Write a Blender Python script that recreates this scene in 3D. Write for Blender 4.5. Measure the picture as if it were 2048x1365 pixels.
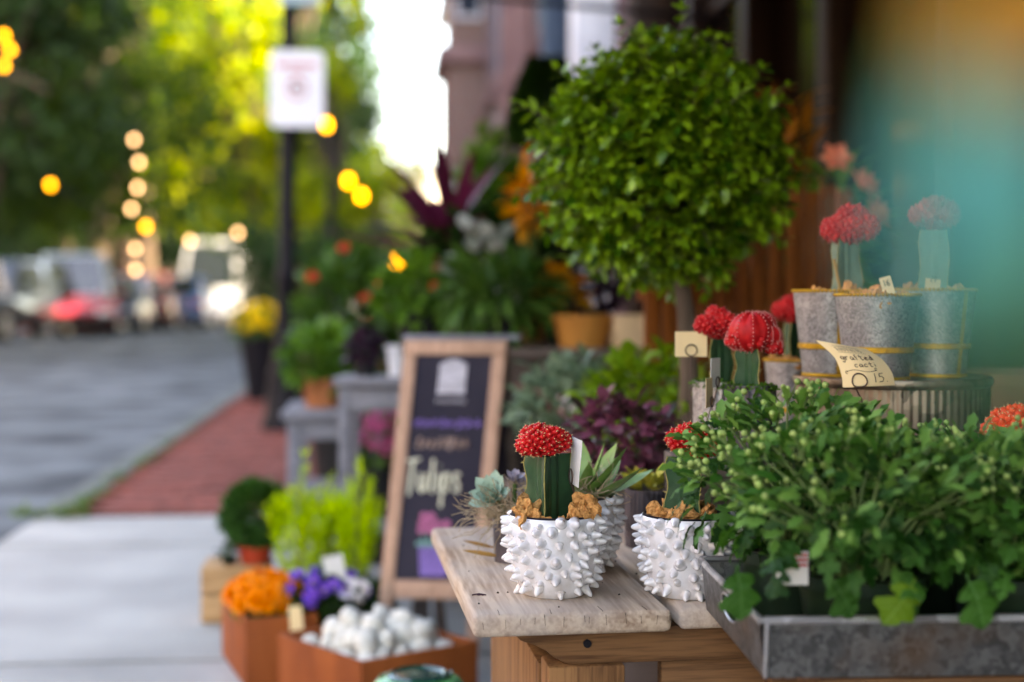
import bpy, bmesh, math, random
from mathutils import Vector, Matrix, Euler, noise
for o in list(bpy.data.objects): bpy.data.objects.remove(o)
random.seed(7)
sc = bpy.context.scene
COL = sc.collection
R = math.radians
PI = math.pi
U = random.uniform

# ------------------------------------------------------------------ camera
CAMZ = 0.84
PITCH = math.atan(94.5/2844.4)
FPX = 2844.4
cd = bpy.data.cameras.new('camera'); cam = bpy.data.objects.new('camera', cd); COL.objects.link(cam)
cd.lens = 50; cd.sensor_width = 36; cd.clip_start = 0.02; cd.clip_end = 600
cam.location = (0, 0, CAMZ); cam.rotation_euler = (PI/2-PITCH, 0, 0)
cd.dof.use_dof = True; cd.dof.focus_distance = 1.585; cd.dof.aperture_fstop = 2.3; cd.dof.aperture_blades = 0
sc.camera = cam
# ------------------------------------------------------------------ light
SUN_EL, SUN_AZ = R(45), R(100)          # azimuth clockwise from +Y
w = bpy.data.worlds.new('World'); sc.world = w; w.use_nodes = True
nt = w.node_tree; bg = nt.nodes['Background']
sky = nt.nodes.new('ShaderNodeTexSky'); sky.sky_type = 'NISHITA'; sky.sun_disc = False
sky.sun_elevation = SUN_EL; sky.sun_rotation = SUN_AZ; sky.air_density = 1.0; sky.dust_density = 1.5; sky.ozone_density = 1.0
nt.links.new(sky.outputs[0], bg.inputs[0]); bg.inputs[1].default_value = 0.15
sl = bpy.data.lights.new('sun', 'SUN'); sl.energy = 3.4; sl.angle = R(0.53); sl.color = (1, .93, .8)
so = bpy.data.objects.new('sun', sl); COL.objects.link(so)
sd = Vector((math.cos(SUN_EL)*math.sin(SUN_AZ), math.cos(SUN_EL)*math.cos(SUN_AZ), math.sin(SUN_EL)))
so.rotation_euler = sd.to_track_quat('Z', 'Y').to_euler(); so.location = (6, 6, 14)
vs = sc.view_settings; vs.view_transform = 'Standard'; vs.look = 'None'; vs.gamma = 1; vs.exposure = 3.7; vs.use_curve_mapping = False
vs.use_white_balance = True; vs.white_balance_temperature = 8900; vs.white_balance_tint = 14
sc.cycles.use_denoising = True
sc.cycles.max_bounces = 5; sc.cycles.diffuse_bounces = 3; sc.cycles.glossy_bounces = 2; sc.cycles.transmission_bounces = 3; sc.cycles.transparent_max_bounces = 4
sc.cycles.caustics_reflective = False; sc.cycles.caustics_refractive = False
sc.cycles.sample_clamp_indirect = 6

# ------------------------------------------------------------------ helpers
def at(px, py, Y):
    x = (px-1024)/FPX; v = (682.5-py)/FPX; c, s = math.cos(PITCH), math.sin(PITCH)
    d = Vector((x, c+v*s, v*c-s)); t = Y/d.y
    return Vector((0, 0, CAMZ)) + d*t
SA = R(5.0)
def st(u, v, z=0): return Vector((u*math.cos(SA)-v*math.sin(SA), u*math.sin(SA)+v*math.cos(SA), z))

class MB:
    def __init__(s): s.v = []; s.f = []; s.m = []
    def add(s, vs, fs, mi=0):
        n = len(s.v); s.v += [tuple(p) for p in vs]
        s.f += [tuple(i+n for i in f) for f in fs]; s.m += [mi]*len(fs); return s
    def box(s, c, d, rz=0, mi=0, rot=None):
        M = (rot.to_matrix() if rot else Matrix.Rotation(rz, 3, 'Z')); c = Vector(c)
        vs = [c + M @ Vector((x*d[0]/2, y*d[1]/2, z*d[2]/2)) for x in (-1, 1) for y in (-1, 1) for z in (-1, 1)]
        return s.add(vs, [(0,1,3,2), (4,6,7,5), (0,4,5,1), (2,3,7,6), (0,2,6,4), (1,5,7,3)], mi)
    def lathe(s, prof, n=32, c=(0,0,0), mi=0, wob=None):
        vs = []; fs = []; k = len(prof)
        for i in range(n):
            a = 2*PI*i/n
            for j, (r, z) in enumerate(prof):
                rr = r*(wob(a, j, z) if wob else 1)
                vs.append((c[0]+rr*math.cos(a), c[1]+rr*math.sin(a), c[2]+z))
        for i in range(n):
            i2 = (i+1) % n
            for j in range(k-1):
                fs.append((i*k+j, i2*k+j, i2*k+j+1, i*k+j+1))
        if prof[0][0] > 1e-6: fs.append(tuple(i*k for i in reversed(range(n))))
        if prof[-1][0] > 1e-6: fs.append(tuple(i*k+k-1 for i in range(n)))
        return s.add(vs, fs, mi)
    def tube(s, pts, r, n=6, mi=0):
        pts = [Vector(p) for p in pts]; k = len(pts)
        if not isinstance(r, (list, tuple)): r = [r]*k
        vs = []; fs = []; prev = None
        for i, p in enumerate(pts):
            t = (pts[min(i+1, k-1)]-pts[max(i-1, 0)])
            t = t.normalized() if t.length > 1e-9 else Vector((0,0,1))
            if prev is None:
                a = t.orthogonal().normalized()
            else:
                a = prev - t*prev.dot(t)
                a = a.normalized() if a.length > 1e-6 else t.orthogonal().normalized()
            prev = a; b = t.cross(a)
            for j in range(n):
                q = 2*PI*j/n; vs.append(p + (a*math.cos(q)+b*math.sin(q))*r[i])
        for i in range(k-1):
            for j in range(n):
                j2 = (j+1) % n; fs.append((i*n+j, i*n+j2, (i+1)*n+j2, (i+1)*n+j))
        fs.append(tuple(reversed(range(n)))); fs.append(tuple((k-1)*n+j for j in range(n)))
        return s.add(vs, fs, mi)
    def sphere(s, c, r, nu=12, nv=8, mi=0, fn=None):
        c = Vector(c); r = Vector(r) if hasattr(r, '__len__') else Vector((r, r, r))
        vs = []; fs = []
        def P(th, ph):
            d = Vector((math.sin(th)*math.cos(ph), math.sin(th)*math.sin(ph), math.cos(th)))
            k = fn(d) if fn else 1
            return c + Vector((d.x*r.x, d.y*r.y, d.z*r.z))*k
        vs.append(P(0, 0))
        for i in range(1, nv):
            for j in range(nu): vs.append(P(PI*i/nv, 2*PI*j/nu))
        vs.append(P(PI, 0)); L = len(vs)-1
        for j in range(nu):
            j2 = (j+1) % nu; fs.append((0, 1+j, 1+j2)); fs.append((L, L-nu+j2, L-nu+j))
        for i in range(nv-2):
            for j in range(nu):
                j2 = (j+1) % nu; a = 1+i*nu; fs.append((a+j, a+nu+j, a+nu+j2, a+j2))
        return s.add(vs, fs, mi)
    def prism(s, poly, y0, y1, mi=0, M=None):     # poly in xz, extruded in y
        n = len(poly); vs = [Vector((p[0], y0, p[1])) for p in poly]+[Vector((p[0], y1, p[1])) for p in poly]
        if M: vs = [M @ v for v in vs]
        return s.add(vs, [tuple(range(n)), tuple(reversed(range(n, 2*n)))]+[((i+1) % n, i, n+i, n+(i+1) % n) for i in range(n)], mi)
    def mesh(s, name, mats, smooth=True, bev=0, seg=2, ang=35):
        me = bpy.data.meshes.new(name); me.from_pydata(s.v, [], s.f); me.update()
        mats = mats if isinstance(mats, (list, tuple)) else [mats]
        for m in mats: me.materials.append(m)
        if len(mats) > 1: me.polygons.foreach_set('material_index', s.m)
        if bev:
            b = bmesh.new(); b.from_mesh(me); bmesh.ops.recalc_face_normals(b, faces=b.faces)
            es = [e for e in b.edges if len(e.link_faces) == 2 and e.calc_face_angle(0) > R(28)]
            bmesh.ops.bevel(b, geom=es, offset=bev, segments=seg, profile=.5, affect='EDGES', clamp_overlap=True)
            b.to_mesh(me); b.free()
        if smooth:
            me.polygons.foreach_set('use_smooth', [True]*len(me.polygons))
            try: me.set_sharp_from_angle(angle=R(ang))
            except Exception: pass
        me.update(); return me
    def obj(s, name, mats, parent=None, loc=(0,0,0), rot=(0,0,0), **k):
        return place(name, s.mesh(name, mats, **k), parent, loc, rot)

def place(name, me, parent=None, loc=(0,0,0), rot=(0,0,0), scale=1):
    o = bpy.data.objects.new(name, me); COL.objects.link(o); o.parent = parent
    o.location = loc
    if isinstance(rot, Matrix): o.rotation_euler = rot.to_euler()
    else: o.rotation_euler = rot
    o.scale = scale if hasattr(scale, '__len__') else (scale,)*3
    return o
def tag(o, label, cat, group=None):
    o['label'] = label; o['category'] = cat
    if group: o['group'] = group
    return o
def struct(o): o['kind'] = 'structure'; return o
def stuff(o): o['kind'] = 'stuff'; return o
def thing(name, label, cat, loc=(0,0,0), rz=0, group=None):
    o = bpy.data.objects.new(name, None); COL.objects.link(o); o.location = loc; o.rotation_euler = (0,0,rz)
    o.empty_display_size = .05
    return tag(o, label, cat, group)
def copy_tree(o, parent=None, keep=True):
    c = o.copy(); COL.objects.link(c); c.parent = parent
    for ch in list(o.children): copy_tree(ch, c)
    return c
def ico(sub, r=1):
    b = bmesh.new(); bmesh.ops.create_icosphere(b, subdivisions=sub, radius=r)
    vs = [v.co.copy() for v in b.verts]; fs = [tuple(v.index for v in f.verts) for f in b.faces]; b.free(); return vs, fs
def frame(d, roll=0):       # matrix with local X along d, local Z up-ish
    d = d.normalized(); z = Vector((0,0,1)); y = z.cross(d)
    if y.length < 1e-4: y = Vector((0,1,0))
    y.normalize(); z = d.cross(y)
    M = Matrix((d, y, z)).transposed()
    return M @ Matrix.Rotation(roll, 3, 'X')
def fib(n, jit=0):
    out = []
    for i in range(n):
        z = 1-2*(i+.5)/n; a = i*2.399963+U(-jit, jit); r = math.sqrt(max(0, 1-z*z)); out.append(Vector((r*math.cos(a), r*math.sin(a), z)))
    return out
def rdir():
    z = U(-1, 1); a = U(0, 2*PI); r = math.sqrt(1-z*z); return Vector((r*math.cos(a), r*math.sin(a), z))

# ------------------------------------------------------------------ materials
def _new(name):
    m = bpy.data.materials.new(name); m.use_nodes = True; return m, m.node_tree, m.node_tree.nodes['Principled BSDF']
def _n(t, kind, **k):
    n = t.nodes.new(kind)
    for a, b in k.items(): setattr(n, a, b)
    return n
def rgb(c): return (c[0], c[1], c[2], 1)
def pmat(name, col, col2=None, rough=.6, scale=8, stretch=(1,1,1), bump=0, bscale=None, metal=0, coat=0, lo=.35, hi=.65, spec=.2, perobj=.0, detail=5, rvar=.0, sheen=0):
    m, t, p = _new(name)
    tc = _n(t, 'ShaderNodeTexCoord'); mp = _n(t, 'ShaderNodeMapping'); mp.inputs['Scale'].default_value = stretch
    t.links.new(tc.outputs['Object'], mp.inputs[0])
    ns = _n(t, 'ShaderNodeTexNoise'); ns.inputs['Scale'].default_value = scale; ns.inputs['Detail'].default_value = detail
    t.links.new(mp.outputs[0], ns.inputs['Vector'])
    cr = _n(t, 'ShaderNodeValToRGB'); e = cr.color_ramp.elements
    col2 = col2 or [c*.72 for c in col]
    e[0].position = lo; e[0].color = rgb(col2); e[1].position = hi; e[1].color = rgb(col)
    t.links.new(ns.outputs[0], cr.inputs[0]); out = cr.outputs[0]
    if perobj:
        oi = _n(t, 'ShaderNodeObjectInfo'); gi = _n(t, 'ShaderNodeNewGeometry')
        ad = _n(t, 'ShaderNodeMath', operation='ADD'); t.links.new(oi.outputs['Random'], ad.inputs[0]); t.links.new(gi.outputs['Random Per Island'], ad.inputs[1])
        fr = _n(t, 'ShaderNodeMath', operation='FRACT'); t.links.new(ad.outputs[0], fr.inputs[0])
        mr = _n(t, 'ShaderNodeMapRange'); mr.inputs[3].default_value = 1-perobj; mr.inputs[4].default_value = 1+perobj; t.links.new(fr.outputs[0], mr.inputs[0])
        hs = _n(t, 'ShaderNodeHueSaturation'); t.links.new(mr.outputs[0], hs.inputs['Value']); t.links.new(out, hs.inputs['Color']); out = hs.outputs[0]
    t.links.new(out, p.inputs['Base Color'])
    p.inputs['Roughness'].default_value = rough; p.inputs['Metallic'].default_value = metal
    p.inputs['Specular IOR Level'].default_value = spec; p.inputs['Coat Weight'].default_value = coat
    if rvar:
        mr2 = _n(t, 'ShaderNodeMapRange'); mr2.inputs[3].default_value = rough-rvar; mr2.inputs[4].default_value = rough+rvar
        t.links.new(ns.outputs[0], mr2.inputs[0]); t.links.new(mr2.outputs[0], p.inputs['Roughness'])
    if bump:
        n2 = _n(t, 'ShaderNodeTexNoise'); n2.inputs['Scale'].default_value = bscale or scale*3; n2.inputs['Detail'].default_value = 6
        t.links.new(mp.outputs[0], n2.inputs['Vector'])
        b = _n(t, 'ShaderNodeBump'); b.inputs['Strength'].default_value = bump; b.inputs['Distance'].default_value = .01
        t.links.new(n2.outputs[0], b.inputs['Height']); t.links.new(b.outputs[0], p.inputs['Normal'])
    return m
def leafmat(name, col, col2, trans=.18, rough=.45, tcol=None, spec=.16, scale=60, veins=0):
    m, t, p = _new(name)
    oi = _n(t, 'ShaderNodeObjectInfo'); gi = _n(t, 'ShaderNodeNewGeometry')
    ad = _n(t, 'ShaderNodeMath', operation='ADD'); t.links.new(oi.outputs['Random'], ad.inputs[0]); t.links.new(gi.outputs['Random Per Island'], ad.inputs[1])
    fr = _n(t, 'ShaderNodeMath', operation='FRACT'); t.links.new(ad.outputs[0], fr.inputs[0])
    tc = _n(t, 'ShaderNodeTexCoord'); ns = _n(t, 'ShaderNodeTexNoise'); ns.inputs['Scale'].default_value = scale; t.links.new(tc.outputs['Object'], ns.inputs['Vector'])
    mx = _n(t, 'ShaderNodeMath', operation='MULTIPLY_ADD'); mx.inputs[1].default_value = .35; mx.inputs[2].default_value = -.17
    t.links.new(ns.outputs[0], mx.inputs[0])
    a2 = _n(t, 'ShaderNodeMath', operation='ADD'); t.links.new(fr.outputs[0], a2.inputs[0]); t.links.new(mx.outputs[0], a2.inputs[1])
    cr = _n(t, 'ShaderNodeValToRGB'); e = cr.color_ramp.elements
    e[0].position = .05; e[0].color = rgb(col); e[1].position = .95; e[1].color = rgb(col2)
    t.links.new(a2.outputs[0], cr.inputs[0]); lc = cr.outputs[0]
    if veins:      # midrib and side veins drawn in the leaf's own coordinates
        sx = _n(t, 'ShaderNodeSeparateXYZ'); t.links.new(tc.outputs['Object'], sx.inputs[0])
        ab = _n(t, 'ShaderNodeMath', operation='ABSOLUTE'); t.links.new(sx.outputs[1], ab.inputs[0])
        ph = _n(t, 'ShaderNodeMath', operation='MULTIPLY_ADD'); ph.inputs[1].default_value = -.75; t.links.new(ab.outputs[0], ph.inputs[0]); t.links.new(sx.outputs[0], ph.inputs[2])
        fq = _n(t, 'ShaderNodeMath', operation='MULTIPLY'); fq.inputs[1].default_value = 6.5; t.links.new(ph.outputs[0], fq.inputs[0])
        f2 = _n(t, 'ShaderNodeMath', operation='PINGPONG'); f2.inputs[1].default_value = .5; t.links.new(fq.outputs[0], f2.inputs[0])
        v1 = _n(t, 'ShaderNodeMapRange'); v1.inputs[1].default_value = .0; v1.inputs[2].default_value = .12; v1.inputs[3].default_value = .6; v1.inputs[4].default_value = 0; t.links.new(f2.outputs[0], v1.inputs[0])
        v2 = _n(t, 'ShaderNodeMapRange'); v2.inputs[1].default_value = .004; v2.inputs[2].default_value = .03; v2.inputs[3].default_value = 1; v2.inputs[4].default_value = 0; t.links.new(ab.outputs[0], v2.inputs[0])
        vm = _n(t, 'ShaderNodeMath', operation='MAXIMUM'); t.links.new(v1.outputs[0], vm.inputs[0]); t.links.new(v2.outputs[0], vm.inputs[1])
        vk = _n(t, 'ShaderNodeMath', operation='MULTIPLY'); vk.inputs[1].default_value = veins; t.links.new(vm.outputs[0], vk.inputs[0])
        hv = _n(t, 'ShaderNodeHueSaturation'); hv.inputs['Value'].default_value = 2.2; hv.inputs['Saturation'].default_value = .8; t.links.new(lc, hv.inputs['Color'])
        mv = _n(t, 'ShaderNodeMix', data_type='RGBA'); t.links.new(vk.outputs[0], mv.inputs[0]); t.links.new(lc, mv.inputs[6]); t.links.new(hv.outputs[0], mv.inputs[7]); lc = mv.outputs[2]
        bv = _n(t, 'ShaderNodeBump'); bv.inputs['Strength'].default_value = .5; bv.inputs['Distance'].default_value = .002; bv.invert = True; t.links.new(vm.outputs[0], bv.inputs['Height']); t.links.new(bv.outputs[0], p.inputs['Normal'])
    t.links.new(lc, p.inputs['Base Color'])
    p.inputs['Roughness'].default_value = rough; p.inputs['Specular IOR Level'].default_value = spec
    tr = _n(t, 'ShaderNodeBsdfTranslucent'); ms = _n(t, 'ShaderNodeMixShader'); ms.inputs[0].default_value = trans
    hs = _n(t, 'ShaderNodeHueSaturation'); hs.inputs['Hue'].default_value = .485; hs.inputs['Saturation'].default_value = 1.1; hs.inputs['Value'].default_value = 1.5
    if tcol: tr.inputs[0].default_value = rgb(tcol)
    else:
        t.links.new(lc, hs.inputs['Color']); t.links.new(hs.outputs[0], tr.inputs[0])
    t.links.new(p.outputs[0], ms.inputs[1]); t.links.new(tr.outputs[0], ms.inputs[2])
    t.links.new(ms.outputs[0], t.nodes['Material Output'].inputs[0])
    return m
def emit(name, col, s):
    m, t, p = _new(name); p.inputs['Base Color'].default_value = rgb(col); p.inputs['Emission Color'].default_value = rgb(col); p.inputs['Emission Strength'].default_value = s; return m
def glass(name, col=(.03,.05,.08), rough=.05):
    m, t, p = _new(name); p.inputs['Base Color'].default_value = rgb(col); p.inputs['Roughness'].default_value = rough; p.inputs['Specular IOR Level'].default_value = .8; return m
def woodmat(name, light, dark, axis='Y', rough=.7, sc_=1.0, grey=None, ring=14):
    m, t, p = _new(name)
    tc = _n(t, 'ShaderNodeTexCoord'); mp = _n(t, 'ShaderNodeMapping')
    s = {'X': (.06,1,1), 'Y': (1,.06,1), 'Z': (1,1,.06)}[axis]; mp.inputs['Scale'].default_value = [k*sc_ for k in s]
    oi = _n(t, 'ShaderNodeObjectInfo'); va = _n(t, 'ShaderNodeVectorMath', operation='ADD')
    cx = _n(t, 'ShaderNodeCombineXYZ'); mu = _n(t, 'ShaderNodeMath', operation='MULTIPLY'); mu.inputs[1].default_value = 37
    t.links.new(oi.outputs['Random'], mu.inputs[0])
    for i in range(3): t.links.new(mu.outputs[0], cx.inputs[i])
    t.links.new(tc.outputs['Object'], va.inputs[0]); t.links.new(cx.outputs[0], va.inputs[1]); t.links.new(va.outputs[0], mp.inputs[0])
    n1 = _n(t, 'ShaderNodeTexNoise'); n1.inputs['Scale'].default_value = ring*4; n1.inputs['Detail'].default_value = 8; n1.inputs['Distortion'].default_value = 1.2
    n2 = _n(t, 'ShaderNodeTexNoise'); n2.inputs['Scale'].default_value = ring*25; n2.inputs['Detail'].default_value = 4
    t.links.new(mp.outputs[0], n1.inputs['Vector']); t.links.new(mp.outputs[0], n2.inputs['Vector'])
    mm = _n(t, 'ShaderNodeMix'); mm.inputs[0].default_value = .4; t.links.new(n1.outputs[0], mm.inputs[2]); t.links.new(n2.outputs[0], mm.inputs[3])
    cr = _n(t, 'ShaderNodeValToRGB'); e = cr.color_ramp.elements; e[0].position = .38; e[0].color = rgb(dark); e[1].position = .58; e[1].color = rgb(light)
    t.links.new(mm.outputs[0], cr.inputs[0]); out = cr.outputs[0]
    if grey:
        n3 = _n(t, 'ShaderNodeTexNoise'); n3.inputs['Scale'].default_value = 9; n3.inputs['Detail'].default_value = 5; t.links.new(va.outputs[0], n3.inputs['Vector'])
        r3 = _n(t, 'ShaderNodeMapRange'); r3.inputs[1].default_value = .35; r3.inputs[2].default_value = .65; t.links.new(n3.outputs[0], r3.inputs[0])
        mc = _n(t, 'ShaderNodeMix', data_type='RGBA'); t.links.new(r3.outputs[0], mc.inputs[0]); t.links.new(out, mc.inputs[6]); mc.inputs[7].default_value = rgb(grey)
        mc2 = _n(t, 'ShaderNodeMix', data_type='RGBA'); mc2.inputs[0].default_value = .55; t.links.new(out, mc2.inputs[6]); t.links.new(mc.outputs[2], mc2.inputs[7]); out = mc2.outputs[2]
    t.links.new(out, p.inputs['Base Color']); p.inputs['Roughness'].default_value = rough; p.inputs['Specular IOR Level'].default_value = .15
    b = _n(t, 'ShaderNodeBump'); b.inputs['Strength'].default_value = .35; b.inputs['Distance'].default_value = .002
    t.links.new(mm.outputs[0], b.inputs['Height']); t.links.new(b.outputs[0], p.inputs['Normal'])
    return m
def galv(name, base=.42, tint=(1,1,1.06), rust=0, scale=60, rough=.42, metal=.75):
    m, t, p = _new(name)
    tc = _n(t, 'ShaderNodeTexCoord'); vo = _n(t, 'ShaderNodeTexVoronoi'); vo.inputs['Scale'].default_value = scale
    ns = _n(t, 'ShaderNodeTexNoise'); ns.inputs['Scale'].default_value = scale*.9; ns.inputs['Detail'].default_value = 6
    va = _n(t, 'ShaderNodeVectorMath', operation='ADD'); sv = _n(t, 'ShaderNodeVectorMath', operation='SCALE'); sv.inputs[3].default_value = .03
    t.links.new(tc.outputs['Object'], ns.inputs['Vector']); t.links.new(ns.outputs[1], sv.inputs[0]); t.links.new(tc.outputs['Object'], va.inputs[0]); t.links.new(sv.outputs[0], va.inputs[1]); t.links.new(va.outputs[0], vo.inputs['Vector'])
    bw = _n(t, 'ShaderNodeRGBToBW'); t.links.new(vo.outputs['Color'], bw.inputs[0])
    cr = _n(t, 'ShaderNodeValToRGB'); e = cr.color_ramp.elements
    e[0].position = .2; e[0].color = rgb([base*.55*k for k in tint]); e[1].position = .8; e[1].color = rgb([base*1.35*k for k in tint])
    t.links.new(bw.outputs[0], cr.inputs[0]); out = cr.outputs[0]
    if rust:
        n3 = _n(t, 'ShaderNodeTexNoise'); n3.inputs['Scale'].default_value = 12; n3.inputs['Detail'].default_value = 8; t.links.new(tc.outputs['Object'], n3.inputs['Vector'])
        r3 = _n(t, 'ShaderNodeMapRange'); r3.inputs[1].default_value = .5; r3.inputs[2].default_value = .72; r3.inputs[4].default_value = rust; t.links.new(n3.outputs[0], r3.inputs[0])
        mc = _n(t, 'ShaderNodeMix', data_type='RGBA'); t.links.new(r3.outputs[0], mc.inputs[0]); t.links.new(out, mc.inputs[6]); mc.inputs[7].default_value = (.16,.08,.035,1); out = mc.outputs[2]
    t.links.new(out, p.inputs['Base Color'])
    mr = _n(t, 'ShaderNodeMapRange'); mr.inputs[3].default_value = rough-.1; mr.inputs[4].default_value = rough+.15; t.links.new(ns.outputs[0], mr.inputs[0]); t.links.new(mr.outputs[0], p.inputs['Roughness'])
    p.inputs['Metallic'].default_value = metal
    return m
def brickmat(name, c1, c2, mortar, bw=.2, rh=.065, mort=.012, bump=.5):
    m, t, p = _new(name)
    tc = _n(t, 'ShaderNodeTexCoord'); br = _n(t, 'ShaderNodeTexBrick'); mp = _n(t, 'ShaderNodeMapping'); mp.inputs['Rotation'].default_value = (R(90), 0, R(90))
    t.links.new(tc.outputs['Object'], mp.inputs[0]); t.links.new(mp.outputs[0], br.inputs['Vector'])
    br.inputs['Color1'].default_value = rgb(c1); br.inputs['Color2'].default_value = rgb(c2); br.inputs['Mortar'].default_value = rgb(mortar)
    br.inputs['Scale'].default_value = 1; br.inputs['Brick Width'].default_value = bw; br.inputs['Row Height'].default_value = rh; br.inputs['Mortar Size'].default_value = mort
    t.links.new(br.outputs[0], p.inputs['Base Color']); p.inputs['Roughness'].default_value = .9
    b = _n(t, 'ShaderNodeBump'); b.inputs['Strength'].default_value = bump; b.inputs['Distance'].default_value = .01; b.invert = True
    t.links.new(br.outputs[1], b.inputs['Height']); t.links.new(b.outputs[0], p.inputs['Normal'])
    return m

# leaf outlines: (x along, half width) with unit length
OVATE = [(0,.0), (.12,.12), (.35,.25), (.6,.26), (.82,.16), (1,0)]
SMALL = [(0,.0), (.3,.24), (.7,.22), (1,0)]
LANCE = [(0,.02), (.25,.09), (.55,.1), (.8,.06), (1,0)]
ROUND = [(0,.0), (.1,.25), (.35,.46), (.65,.46), (.9,.25), (1,0)]
MUM = [(0,.015), (.2,.02), (.26,.14), (.25,.25), (.34,.23), (.40,.29), (.43,.19), (.46,.09), (.52,.2), (.57,.36), (.65,.31), (.73,.36), (.75,.22), (.77,.10), (.84,.17), (.9,.12), (1,0)]
MUM2 = [(0,.02),(.15,.025),(.21,.16),(.26,.29),(.36,.34),(.44,.26),(.48,.17),(.54,.27),(.62,.40),(.74,.39),(.80,.27),(.84,.2),(.91,.19),(.97,.1),(1,0)]
MAPLE = [(0,.0), (.1,.3), (.3,.5), (.42,.3), (.6,.38), (.7,.18), (1,0)]
def leafgeo(out, fold=.25, droop=.2, wave=0):
    vs = []; fs = []; k = len(out)
    for i, (x, y) in enumerate(out):
        z0 = -droop*x*x; wv = wave*math.sin(i*2.1)
        vs += [(x, 0, z0), (x, y, z0+fold*y+wv), (x, -y, z0+fold*y-wv)]
    for i in range(k-1):
        a, b = i*3, i*3+3
        if out[i][1] < 1e-4: fs += [(a, b, b+1), (a, b+2, b)]
        elif out[i+1][1] < 1e-4: fs += [(a, b, a+1), (a, a+2, b)]
        else: fs += [(a, b, b+1, a+1), (a, a+2, b+2, b)]
    return vs, fs
def curlgeo(out, fold=.3, droop=.3, curl=.5, wave=.04, twist=.2, seed=1):
    rg = random.Random(seed); vs = []; fs = []; cols = (-1,-.5,0,.5,1)
    for i, (x, y) in enumerate(out):
        z0 = -droop*x*x; wv = wave*math.sin(i*1.9+seed)
        for c in cols:
            yy = c*max(y, .002); a = abs(yy); vs.append((x, yy, z0+fold*a-curl*a*a*2+wv*abs(c)*rg.uniform(.4,1)+twist*yy*x))
    for i in range(len(out)-1):
        for k in range(4): a = i*5+k; fs.append((a, a+5, a+6, a+1))
    return vs, fs
def leafmesh(name, out, mat, **k):
    vs, fs = leafgeo(out, **k); return MB().add(vs, fs).mesh(name, mat, ang=180)
def addleaf(mb, geo, p, d, size, roll=0, mi=0, M=None):
    F = frame(d, roll)*1 if M is None else M
    vs = [p + F @ (Vector(v)*size) for v in geo[0]]; mb.add(vs, geo[1], mi)
def rockgeo(sub, amp, sc_, seed):
    vs, fs = ico(sub); o = Vector((seed*3.1, seed*1.7, seed))
    return [v*(1+amp*noise.noise(v*sc_+o)+amp*.5*noise.noise(v*sc_*2.3+o)) for v in vs], fs
# ------------------------------------------------------------------ setting
M_conc = pmat('concrete', (.40,.39,.365), (.25,.245,.232), rough=.9, scale=2.2, bump=.25, bscale=90, lo=.25, hi=.7, detail=9)
M_asph = pmat('asphalt', (.15,.165,.172), (.035,.04,.044), rough=.85, scale=1.7, bump=.5, bscale=40, lo=.35, hi=.65)
M_earth = pmat('earth', (.1,.08,.06), rough=.95, scale=1)
M_granite = pmat('granite', (.15,.16,.15), (.09,.10,.09), rough=.85, scale=14, bump=.3)
M_pbrick = pmat('paving_brick', (.25,.062,.042), (.13,.036,.028), rough=.85, scale=22, perobj=.3, bump=.3)
M_sand = pmat('joint_sand', (.13,.11,.09), rough=1, scale=20)
M_weed = leafmat('weed', (.05,.11,.02), (.13,.2,.04), trans=.3)
M_ironblk = pmat('black_iron', (.010,.009,.013), rough=.5, spec=.12, scale=20, bump=.1)
M_white = pmat('white_paint', (.66,.66,.7), (.58,.58,.62), rough=.5, scale=5, bump=.05)
M_pinkst = pmat('pink_stone', (.26,.15,.14), (.18,.10,.10), rough=.8, scale=4, bump=.2)
M_brickw = brickmat('house_brick', (.20,.07,.045), (.13,.045,.032), (.2,.17,.15))
M_brickp = brickmat('plum_brick', (.14,.06,.06), (.09,.04,.045), (.15,.13,.13))
M_cream = pmat('cream_render', (.62,.55,.44), (.54,.47,.37), rough=.85, scale=3, bump=.15)
M_pane = glass('window_pane', (.02,.03,.045))
M_bluesh = pmat('blue_shutter', (.045,.075,.12), rough=.5, scale=6)
M_slate = pmat('slate', (.08,.08,.09), rough=.7, scale=6)
M_bark = pmat('bark', (.16,.115,.08), (.085,.06,.045), rough=.95, scale=6, stretch=(3,3,.6), bump=.8, bscale=14)

ground = struct(MB().box((0,60,-.66), (420,420,1)).obj('ground', M_earth, smooth=False))
def strt(name):
    e = struct(bpy.data.objects.new(name, None)); COL.objects.link(e); e.rotation_euler = (0,0,SA); return e
e = MB().box((-5.42,55,-.14), (8.16,140,.04)).obj('road', M_asph, rot=(0,0,SA), smooth=False); struct(e)
e = MB().box((-5.4,44,-.135), (60,22,.05)).obj('side_road', M_asph, rot=(0,0,SA), smooth=False); struct(e)
# concrete pavement, slab by slab
pv = strt('concrete_pavement')
vb = [-2.9,-1.35,.2,1.75,3.3,4.85,5.48]; ub = [-1.33,.3,2.0]
for i in range(len(vb)-1):
    for j in range(2):
        u0, u1, v0, v1 = ub[j], ub[j+1], vb[i], vb[i+1]
        MB().box(((u0+u1)/2, (v0+v1)/2, -.09), (u1-u0-.03, v1-v0-.03, .18)).obj('concrete_slab', M_conc, pv, loc=(0,0,U(-.002,.002)), bev=.006)
MB().box((.33,1.3,-.16), (3.4,8.5,.04)).obj('bedding', M_sand, pv, smooth=False)
bp = strt('brick_pavement')
MB().box((.40,32,-.06), (3.2,53,.09)).obj('bedding', M_sand, bp, smooth=False)
nearb, farb = [], MB()
mbk = MB(); bz = 0
for i in range(int(9.5/.105)):
    for j in range(15):
        u = -1.108+j*.205+(.1 if i % 2 else 0); v = 5.55+i*.105
        if u > 1.95: continue
        mbk.box((u, v, -.02+U(-.003,.003)), (.196,.097,.05), U(-.01,.01))
o = mbk.obj('brick_courses', M_pbrick, bp, smooth=False); stuff(o)
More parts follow.
